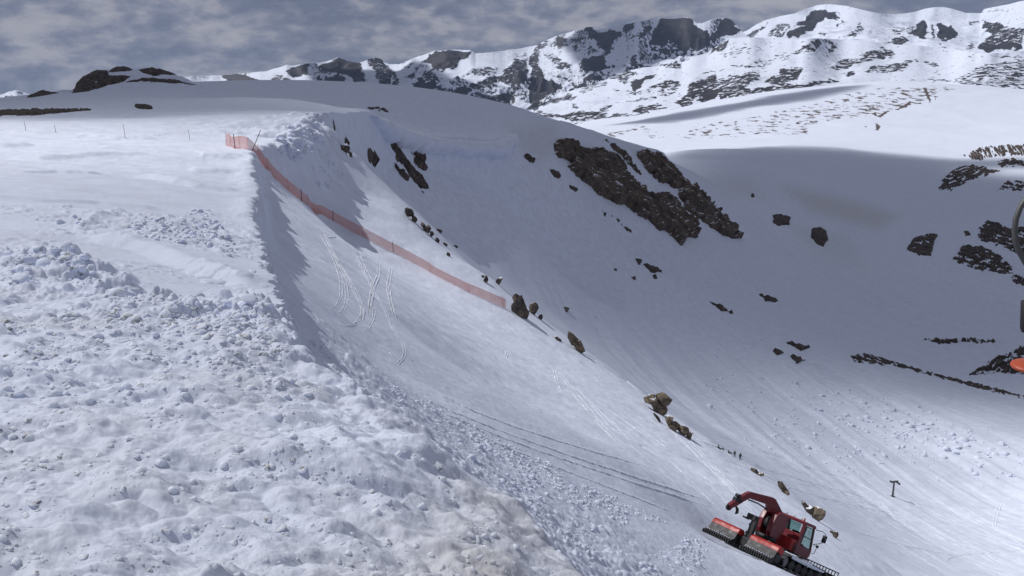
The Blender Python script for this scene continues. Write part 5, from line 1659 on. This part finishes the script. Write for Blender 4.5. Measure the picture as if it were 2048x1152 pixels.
    h.prism([(tx - 0.58, 1.55), (tx - 0.45, 1.32), (tx + 0.62, 1.32), (tx + 0.66, 1.45), (tx + 0.66, 2.62), (tx + 0.5, 2.78), (tx - 0.2, 2.78), (tx - 0.5, 2.55), (tx - 0.62, 2.1)], ty - 0.50, ty - 0.20, 'y', 0.04)
    h.box(tx + 0.1, tx + 0.62, ty - 0.21, ty + 0.21, 1.36, 2.74, 0.03)
    h.box(tx - 0.45, tx + 0.62, ty - 0.21, ty + 0.21, 2.58, 2.76, 0.02)
    tur = h.build('winch_housing', M_RED, root)
    MB().cyl((tx - 0.18, ty, 2.0), (0, 1, 0), 0.36, 0.39, 24).build('cable_drum', M_BLACK, tur)
    ph = math.radians(160)
    prof = [(0.2, 2.45), (-0.42, 2.45), (-0.30, 2.85), (0.42, 3.34), (0.62, 3.36), (2.10, 3.10), (2.26, 2.98), (2.72, 2.45), (3.08, 1.95), (2.90, 1.78), (2.60, 2.10), (2.06, 2.74), (0.75, 2.86), (0.6, 2.55)]
    bm_ = MB().prism(prof, -0.15, 0.15, 'y', 0.02)
    bo = bm_.build('boom', M_RED, root)
    bo.location = (tx, ty, 0)
    bo.rotation_euler = (0, 0, ph)
    for nm, mk in (('hydraulic_ram', MB().tube([(0.55, 0, 2.62), (1.3, 0, 2.70), (2.0, 0, 2.66)], 0.045, 8)), ('cable_sheave', MB().cyl((2.98, 0, 1.82), (0, 1, 0), 0.17, 0.12, 18)), ('guide_roller', MB().cyl((2.70, 0, 2.62), (0, 1, 0), 0.10, 0.34, 14)),
                   ('cable_hook', MB().tube([(2.55, 0, 2.02), (2.42, 0, 1.92), (2.36, 0, 1.74), (2.44, 0, 1.66)], [0.06, 0.09, 0.09, 0.05], 8)), ('joint_plate', MB().box(2.45, 2.85, -0.17, 0.17, 2.28, 2.50, 0.02))):
        mk.build(nm, M_BLACK if nm != 'hydraulic_ram' else M_STEEL, bo)
    # tiller: two red hoods with grey flaps either side of a black mast
    for a, b in ((0.42, 2.28), (-2.18, -0.34)):
        MB().prism([(-2.85, 0.62), (-2.82, 0.90), (-2.95, 1.02), (-3.20, 1.04), (-3.36, 0.94), (-3.42, 0.74), (-3.30, 0.72)], a, b, 'y', 0.03).build('tiller_hood', M_RED2, root)
        fl = MB().prism([(-3.40, 0.76), (-3.36, 0.76), (-3.50, 0.34), (-3.55, 0.34)], a + 0.02, b - 0.02, 'y')
        fl.build('tiller_flap', M_GREY, root)
        MB().cyl((-3.05, (a + b) / 2, 0.42), (0, 1, 0), 0.26, b - a - 0.1, 16).build('tiller_drum', M_BLACK, root)
        co = MB().box(-3.75, -3.35, a, b, 0.22, 0.30, 0.01)
        for i in range(13):
            y = a + 0.05 + (b - a - 0.1) * i / 12
            co.box(-3.95, -3.45, y - 0.03, y + 0.03, 0.02, 0.22)
        co.build('finisher_comb', M_BLACK, root)
        sn = MB()
        for i in range(12):
            y = a + 0.1 + (b - a - 0.2) * i / 11
            vv, ff = crag_arrays(300 + i, 1, 0.12, 0.055, 0.09)
            sn.add(vv + np.array([-3.62, y, 0.30]), ff.tolist(), True)
        sn.build('comb_snow', M_CLOD, root)
    ma = MB().box(-3.15, -2.65, -0.30, 0.38, 0.28, 0.72, 0.03).box(-2.95, -2.72, -0.06, 0.26, 0.7, 1.75, 0.02).box(-3.0, -2.62, 0.05, 0.60, 1.70, 2.02, 0.03).box(-2.98, -2.7, 0.55, 0.85, 1.66, 1.76, 0.01)
    ma.tube([(-2.5, -0.35, 0.6), (-2.9, -0.2, 1.3)], 0.06, 8).tube([(-2.2, 0.4, 0.7), (-2.9, 0.3, 1.5)], 0.05, 8)
    ma.build('tiller_mast', M_BLACK, root)
    MB().box(-2.98, -2.60, -0.28, 0.36, 0.05, 0.28, 0.03).build('tiller_hitch', M_STEEL, root)
    # front blade with slotted top
    bl = MB().prism([(2.95, 0.08), (2.80, 0.30), (2.76, 0.62), (2.82, 0.86), (2.94, 0.86), (2.90, 0.62), (2.94, 0.30), (3.06, 0.08)], -2.35, 2.35, 'y', 0.015)
    bl.build('blade', M_BLACK, root)
    gr = MB().box(2.84, 2.91, -2.38, 2.38, 1.06, 1.12, 0.008)
    for i in range(25):
        y = -2.35 + 4.7 * i / 24
        gr.box(2.855, 2.895, y - 0.02, y + 0.02, 0.84, 1.08)
    gr.build('blade_grate', M_BLACK, root)
    MB().box(2.3, 2.82, -0.45, 0.45, 0.45, 0.68, 0.03).tube([(2.2, -0.4, 0.75), (2.82, -0.5, 0.5)], 0.05, 8).tube([(2.2, 0.4, 0.75), (2.82, 0.5, 0.5)], 0.05, 8).build('blade_arm', M_BLACK, root)
    MB().tube([(-0.1, 0.6, 1.7), (-0.1, 0.6, 2.5)], 0.07, 10).build('exhaust', M_STEEL, root)


paint_white = paint_mat('lamp_white', (0.75, 0.75, 0.72), 0.3, grime=0.05)
build_groomer()


# ---------------------------------------------------------------- red plastic snow fence
def build_fence():
    line = np.array([(452, 291), (476, 297), (500, 303), (513, 313), (527, 330), (545, 350), (570, 376), (600, 402), (640, 427), (680, 450), (720, 473), (800, 512), (875, 554), (940, 587), (1012, 618)], float)
    seg = np.hypot(*np.diff(line, axis=0).T)
    s = np.concatenate([[0], np.cumsum(seg)])
    n = 420
    u = np.linspace(0, s[-1], n)
    qx, qy = np.interp(u, s, line[:, 0]), np.interp(u, s, line[:, 1])
    for _ in range(40):
        qx[1:-1] = (qx[:-2] + 2 * qx[1:-1] + qx[2:]) / 4
        qy[1:-1] = (qy[:-2] + 2 * qy[1:-1] + qy[2:]) / 4
    _, L, P = hits(qx, qy)
    for _ in range(160):
        P[1:-1] = (P[:-2] + 2 * P[1:-1] + P[2:]) / 4
    gz = height(np.arctan2(P[:, 0], P[:, 1]), np.log(np.hypot(P[:, 0], P[:, 1])))
    g0 = gz.copy()
    for k in range(60):
        if k == 8:
            g0 = gz.copy()
        gz[1:-1] = (gz[:-2] + 2 * gz[1:-1] + gz[2:]) / 4
    P[:, 2] = np.maximum(gz, g0)
    i0, i1 = int(np.argmin(np.abs(u - np.interp(498, line[:, 0], s)))), int(np.argmin(np.abs(u - np.interp(533, line[:, 0], s))))
    P[i0:i1 + 1] = P[i0] + (P[i1] - P[i0]) * np.linspace(0, 1, i1 - i0 + 1)[:, None]
    P[i0:i1 + 1, 2] += 0.35 * np.sin(np.linspace(0, math.pi, i1 - i0 + 1))
    d = np.concatenate([[0], np.cumsum(np.linalg.norm(np.diff(P, axis=0), axis=1))])
    m = int(d[-1] / 0.11)
    w = np.linspace(0, d[-1], m)
    P = np.stack([np.interp(w, d, P[:, k]) for k in range(3)], 1)
    root = empty('snow_fence', P[0], 'long red plastic mesh fence running down the slope from plateau to rib', 'fence')
    O = P[0]
    T = np.gradient(P, axis=0)
    T /= np.linalg.norm(T, axis=1, keepdims=True)
    side = np.stack([T[:, 1], -T[:, 0], 0 * T[:, 0]], 1)
    side /= np.linalg.norm(side, axis=1, keepdims=True)
    lean = 0.16 * fbm(w * 0.12, w * 0, 3, 5)[:, None]
    sag = 0.10 * fbm(w * 0.2, w * 0 + 7, 3, 6)
    H = 1.2
    NR = 13

    def pt(i, k):
        h = H * k / (NR - 1)
        return P[i] - O + np.array([0, 0, -0.02]) + np.stack([0 * h, 0 * h, h + sag[i] * h], -1) + side[i] * lean[i] * h
    V, F, off = [], [], 0
    idx = np.arange(m)
    for k in range(NR):
        h = H * k / (NR - 1)
        mid = P - O + side * lean * h
        mid[:, 2] += h * (1 + sag) - 0.02
        t = 0.028 if k in (0, NR - 1) else 0.020
        lo, hi = mid.copy(), mid.copy()
        lo[:, 2] -= t
        hi[:, 2] += t
        V.append(np.stack([lo, hi], 1).reshape(-1, 3))
        F.append(grid_faces(m, 2) + off)
        off += 2 * m
    for i in range(m - 1):
        a = 0.42
        for_v = []
        for k in (0, 1):
            h = H * k
            b = P[i] - O + side[i] * (lean[i] * h + 0.003)
            b[2] += h * (1 + sag[i]) - 0.02
            for_v += [b - T[i] * 0.013, b + T[i] * 0.013]
        V.append(np.array(for_v))
        F.append(np.array([[0, 1, 3, 2]]) + off)
        off += 4
    o = mesh_np('net', np.vstack(V), np.vstack(F), M_NET, root, smooth=False)
    for frac, dark in ((0.0, 0), (0.045, 0), (0.085, 1), (0.13, 0), (0.185, 1), (0.24, 0), (0.3, 0), (0.37, 0), (0.43, 1), (0.5, 0), (0.57, 0), (0.645, 1), (0.71, 0), (0.77, 1), (0.85, 0), (0.93, 0), (0.995, 0)):
        i = min(int(frac * (m - 1)), m - 1)
        b = P[i] - O
        top = b + np.array([0, 0, 1.45]) + side[i] * (lean[i, 0] + 0.02) * 1.45 + T[i] * random.uniform(-0.12, 0.12)
        if abs(frac - 0.185) < 0.01:
            top = b + np.array([0, 0, 1.9]) + T[i] * -0.1 + np.array([1.0, 0.4, 0.1])
        MB().tube([b - np.array([0, 0, 0.3]) + side[i] * 0.03, top + side[i] * 0.03], 0.035 if dark else 0.018, 8).build('post', M_BLACK if dark else M_NET, root)


build_fence()

for i, (px, y0, y1, lab) in enumerate([(52, 262, 246, 'thin leaning marker stake on the plateau, nearest the left edge'), (112, 267, 254, 'short thin marker stake on the plateau, second from the left edge'),
                                       (251, 277, 252, 'tall thin marker stake in the middle of the plateau below the flat reddish rock'), (380, 281, 261, 'thin marker stake on the plateau closest to the fence end')]):
    a, L, P = hits(np.array([px]), np.array([y0]))
    h = (y0 - y1) * math.exp(L[0]) / FPX * 1.02
    o = MB().tube([(0, 0, -0.3), (-0.03 * h, 0, h * 0.5), (-0.09 * h, 0, h)], [0.026, 0.024, 0.020], 8).tube([(-0.082 * h, 0, h * 0.92), (-0.085 * h, 0, h * 0.95)], 0.032, 8).build('marker_stake', M_WOOD)
    o.location = P[0]
    tag(o, lab, 'stake', 'marker stakes on the plateau')


# ---------------------------------------------------------------- lift tower
def build_tower():
    a, L, P = hits(np.array([1785]), np.array([994]))
    k = math.exp(L[0]) / FPX
    H = 34 * k
    root = empty('lift_tower', P[0], 'small T shaped ski lift tower standing alone on the lower snow slope', 'lift tower')
    root.rotation_euler = (0, 0, math.radians(12))
    MB().tube([(0, 0, -0.8), (0, 0, H * 0.5), (0, 0, H * 0.93)], [0.26, 0.23, 0.20], 14).build('post', M_GALV, root)
    MB().box(-0.55, 0.55, -0.55, 0.55, -0.7, 0.12, 0.04).build('base_plate', M_GALV, root)
    MB().box(-1.15, 1.35, -0.11, 0.11, H * 0.91, H * 0.97, 0.03).prism([(-0.5, H * 0.91), (0.5, H * 0.91), (0.0, H * 0.80)], -0.06, 0.06, 'y').build('crossarm', M_GALV, root)
    for x, n, dz in ((-1.0, 2, -0.05), (1.15, 4, -0.55)):
        MB().box(x - 0.09, x + 0.09, -0.28 * n, 0.28 * n, H * 0.90 + dz, H * 0.99 + dz, 0.02).box(x - 0.05, x + 0.05, -0.08, 0.08, H * 0.9 + dz, H * 0.97).build('sheave_frame', M_BLACK, root)
        for j in range(n):
            MB().cyl((x + 0.17, -0.28 * n + 0.28 + 0.56 * j, H * 0.95 + dz), (1, 0, 0), 0.23, 0.12, 16).build('sheave', M_GREY, root)
    lad = MB().tube([(-0.15, -0.3, 0.6), (-0.15, -0.3, H * 0.9)], 0.025, 6).tube([(0.15, -0.3, 0.6), (0.15, -0.3, H * 0.9)], 0.025, 6)
    for j in range(14):
        lad.tube([(-0.15, -0.3, 0.8 + j * 0.3), (0.15, -0.3, 0.8 + j * 0.3)], 0.018, 6)
    lad.build('ladder', M_GALV, root)


build_tower()


# ---------------------------------------------------------------- drag lift hanger at the right edge
def build_hanger():
    D = 5.2

    def at(px, py, d=D):
        u, v = (px - 1024) / FPX, (576 - py) / FPX
        return Vector((u * d, (CT + v * ST) * d, (-ST + v * CT) * d))
    o = at(2062, 731)
    root = empty('lift_hanger', o, 'grey bent drag lift hanger with an orange seat disc at the right edge', 'lift hanger')
    k = D / FPX
    bow = [at(x, y) - o for x, y in [(2084, -2600), (2080, -1000), (2076, 0), (2074, 250), (2073, 350), (2066, 378), (2052, 398), (2040, 416), (2032, 438), (2029, 460), (2031, 482), (2038, 503), (2049, 522), (2060, 540), (2063, 560), (2063, 600)]]
    MB().tube(bow, 5.6 * k, 14).build('bow_tube', M_GALV, root)
    MB().tube([at(2063, 588) - o, at(2063, 598) - o, at(2063, 602) - o, at(2063, 655) - o, at(2063, 664) - o, at(2063, 668) - o], [x * k for x in (6, 12, 19, 20.5, 18, 9)], 16).build('spring_sleeve', M_BLACK, root)
    MB().tube([at(2063, 664) - o, at(2063, 728) - o], 5 * k, 12).build('rod', M_GALV, root)
    r = 37 * k
    prof = [(0.0, 0.022), (0.5, 0.020), (0.85, 0.012), (0.97, 0.004), (1.0, -0.006), (0.96, -0.016), (0.5, -0.022), (0.0, -0.024)]
    n = 36
    vs = [(r * p * math.cos(2 * math.pi * j / n), r * p * math.sin(2 * math.pi * j / n), q * 0.9) for p, q in prof for j in range(n)]
    fs = [(i * n + j, i * n + (j + 1) % n, (i + 1) * n + (j + 1) % n, (i + 1) * n + j) for i in range(len(prof) - 1) for j in range(n)]
    d = MB().add(vs, fs, True).build('seat_disc', M_ORANGE, root)
    d.rotation_euler = (math.radians(4), math.radians(-3), 0)
    MB().tube([(0, 0, 0.012), (0, 0, 0.045)], 12 * k, 16).build('disc_hub', M_BLACK, root)


build_hanger()


# ---------------------------------------------------------------- skiers resting on the rib
def person(px, py, h_px, joints, edges, label, yaw, seed):
    a, L, P = hits(np.array([px]), np.array([py]))
    k = math.exp(L[0]) / FPX / math.cos(TH)
    H = 1.75
    me = bpy.data.meshes.new('body')
    names = list(joints)
    me.from_pydata([joints[q][:3] for q in names], [(names.index(x), names.index(y)) for x, y in edges], [])
    b = bpy.data.objects.new('body', me)
    COL.objects.link(b)
    sk = b.modifiers.new('Skin', 'SKIN')
    sk.use_smooth_shade = True
    for i, q in enumerate(names):
        sv = me.skin_vertices[0].data[i]
        sv.radius = (joints[q][3], joints[q][3])
        sv.use_root = q == 'pelvis'
    ss = b.modifiers.new('Sub', 'SUBSURF')
    ss.levels = ss.render_levels = 2
    dg = bpy.context.evaluated_depsgraph_get()
    dg.update()
    m2 = bpy.data.meshes.new_from_object(b.evaluated_get(dg))
    b.modifiers.clear()
    b.data = m2
    for m in (M_CLOTH, M_SKIN, M_CLOTH2):
        m2.materials.append(m)
    hz = joints['neck'][2] + 0.04
    pz = joints['pelvis'][2] + 0.08
    hd = Vector(joints['head'][:3])
    for p in m2.polygons:
        c = p.center
        near_head = (c - hd).length < 0.17
        p.material_index = 1 if near_head else (2 if c.z < pz else 0)
    root = empty('person', P[0], label, 'person', 'skiers on the rib')
    root.rotation_euler = (0, 0, yaw)
    sc = h_px * k / 1.78 if h_px else 1.0
    root.scale = (sc, sc, sc)
    b.parent = root
    v, f = crag_arrays(400 + seed, 2, 0.128, 0.14, 0.115, 0, 0.0)
    hel = mesh_np('helmet', v + np.array([hd.x, hd.y, hd.z + 0.045]), f, M_BLACK, root)
    fx = Vector((hd.x, hd.y - 0.11, hd.z - 0.02))
    MB().box(fx.x - 0.07, fx.x + 0.07, fx.y - 0.02, fx.y + 0.03, fx.z + 0.01, fx.z + 0.06, 0.01).build('goggles', M_GREY, root)
    return root


def stand(l=0.1, arm=0.25, bend=0.0):
    j = {'pelvis': (0, 0, 0.94, 0.145), 'waist': (0, bend * 0.4, 1.08, 0.135), 'chest': (0, bend * 0.8, 1.30, 0.17), 'neck': (0, bend, 1.47, 0.065), 'head': (0, bend * 1.1 - 0.02, 1.62, 0.105)}
    for s, n in ((-1, 'r'), (1, 'l')):
        j['hip' + n] = (s * 0.10, 0, 0.88, 0.105)
        j['knee' + n] = (s * (0.11 + l * 0.4), -0.04 - l * 0.2, 0.50, 0.075)
        j['ankle' + n] = (s * (0.12 + l), 0.0, 0.10, 0.06)
        j['toe' + n] = (s * (0.13 + l), -0.17, 0.05, 0.05)
        j['sho' + n] = (s * 0.19, bend * 0.85, 1.40, 0.08)
        j['elb' + n] = (s * (0.24 + arm * 0.3), bend * 0.8 - 0.05, 1.12, 0.058)
        j['hand' + n] = (s * (0.22 + arm * 0.4), bend * 0.8 - 0.22, 0.95, 0.045)
    e = [('pelvis', 'waist'), ('waist', 'chest'), ('chest', 'neck'), ('neck', 'head')]
    for n in 'rl':
        e += [('pelvis', 'hip' + n), ('hip' + n, 'knee' + n), ('knee' + n, 'ankle' + n), ('ankle' + n, 'toe' + n), ('chest', 'sho' + n), ('sho' + n, 'elb' + n), ('elb' + n, 'hand' + n)]
    return j, e


def sit(lean=0.15):
    j = {'pelvis': (0, 0, 0.16, 0.15), 'waist': (0, lean * 0.5, 0.32, 0.14), 'chest': (0, lean, 0.54, 0.17), 'neck': (0, lean * 0.9, 0.71, 0.065), 'head': (0, lean * 0.7, 0.86, 0.105)}
    for s, n in ((-1, 'r'), (1, 'l')):
        j['hip' + n] = (s * 0.11, -0.05, 0.15, 0.11)
        j['knee' + n] = (s * 0.17, -0.42, 0.36, 0.08)
        j['ankle' + n] = (s * 0.16, -0.72, 0.10, 0.062)
        j['toe' + n] = (s * 0.17, -0.84, 0.20, 0.05)
        j['sho' + n] = (s * 0.19, lean, 0.64, 0.08)
        j['elb' + n] = (s * 0.30, lean - 0.12, 0.40, 0.058)
        j['hand' + n] = (s * 0.26, lean - 0.36, 0.34, 0.045)
    e = [('pelvis', 'waist'), ('waist', 'chest'), ('chest', 'neck'), ('neck', 'head')]
    for n in 'rl':
        e += [('pelvis', 'hip' + n), ('hip' + n, 'knee' + n), ('knee' + n, 'ankle' + n), ('ankle' + n, 'toe' + n), ('chest', 'sho' + n), ('sho' + n, 'elb' + n), ('elb' + n, 'hand' + n)]
    return j, e


person(1480, 921, 17, *stand(0.14, 0.3), 'person in dark clothes standing on the rib, lowest of the four', math.radians(25), 1)
person(1469, 915, 15, *stand(0.06, 0.1), 'person in dark clothes standing upright second lowest in the row of four', math.radians(-10), 2)
person(1457.5, 907.5, 15, *sit(0.1), 'person in dark clothes sitting just above the two standing ones', math.radians(70), 3)
person(1440.5, 899.5, 17, *sit(0.55), 'person in dark clothes leaning far back on the snow, highest of the four', math.radians(60), 4)
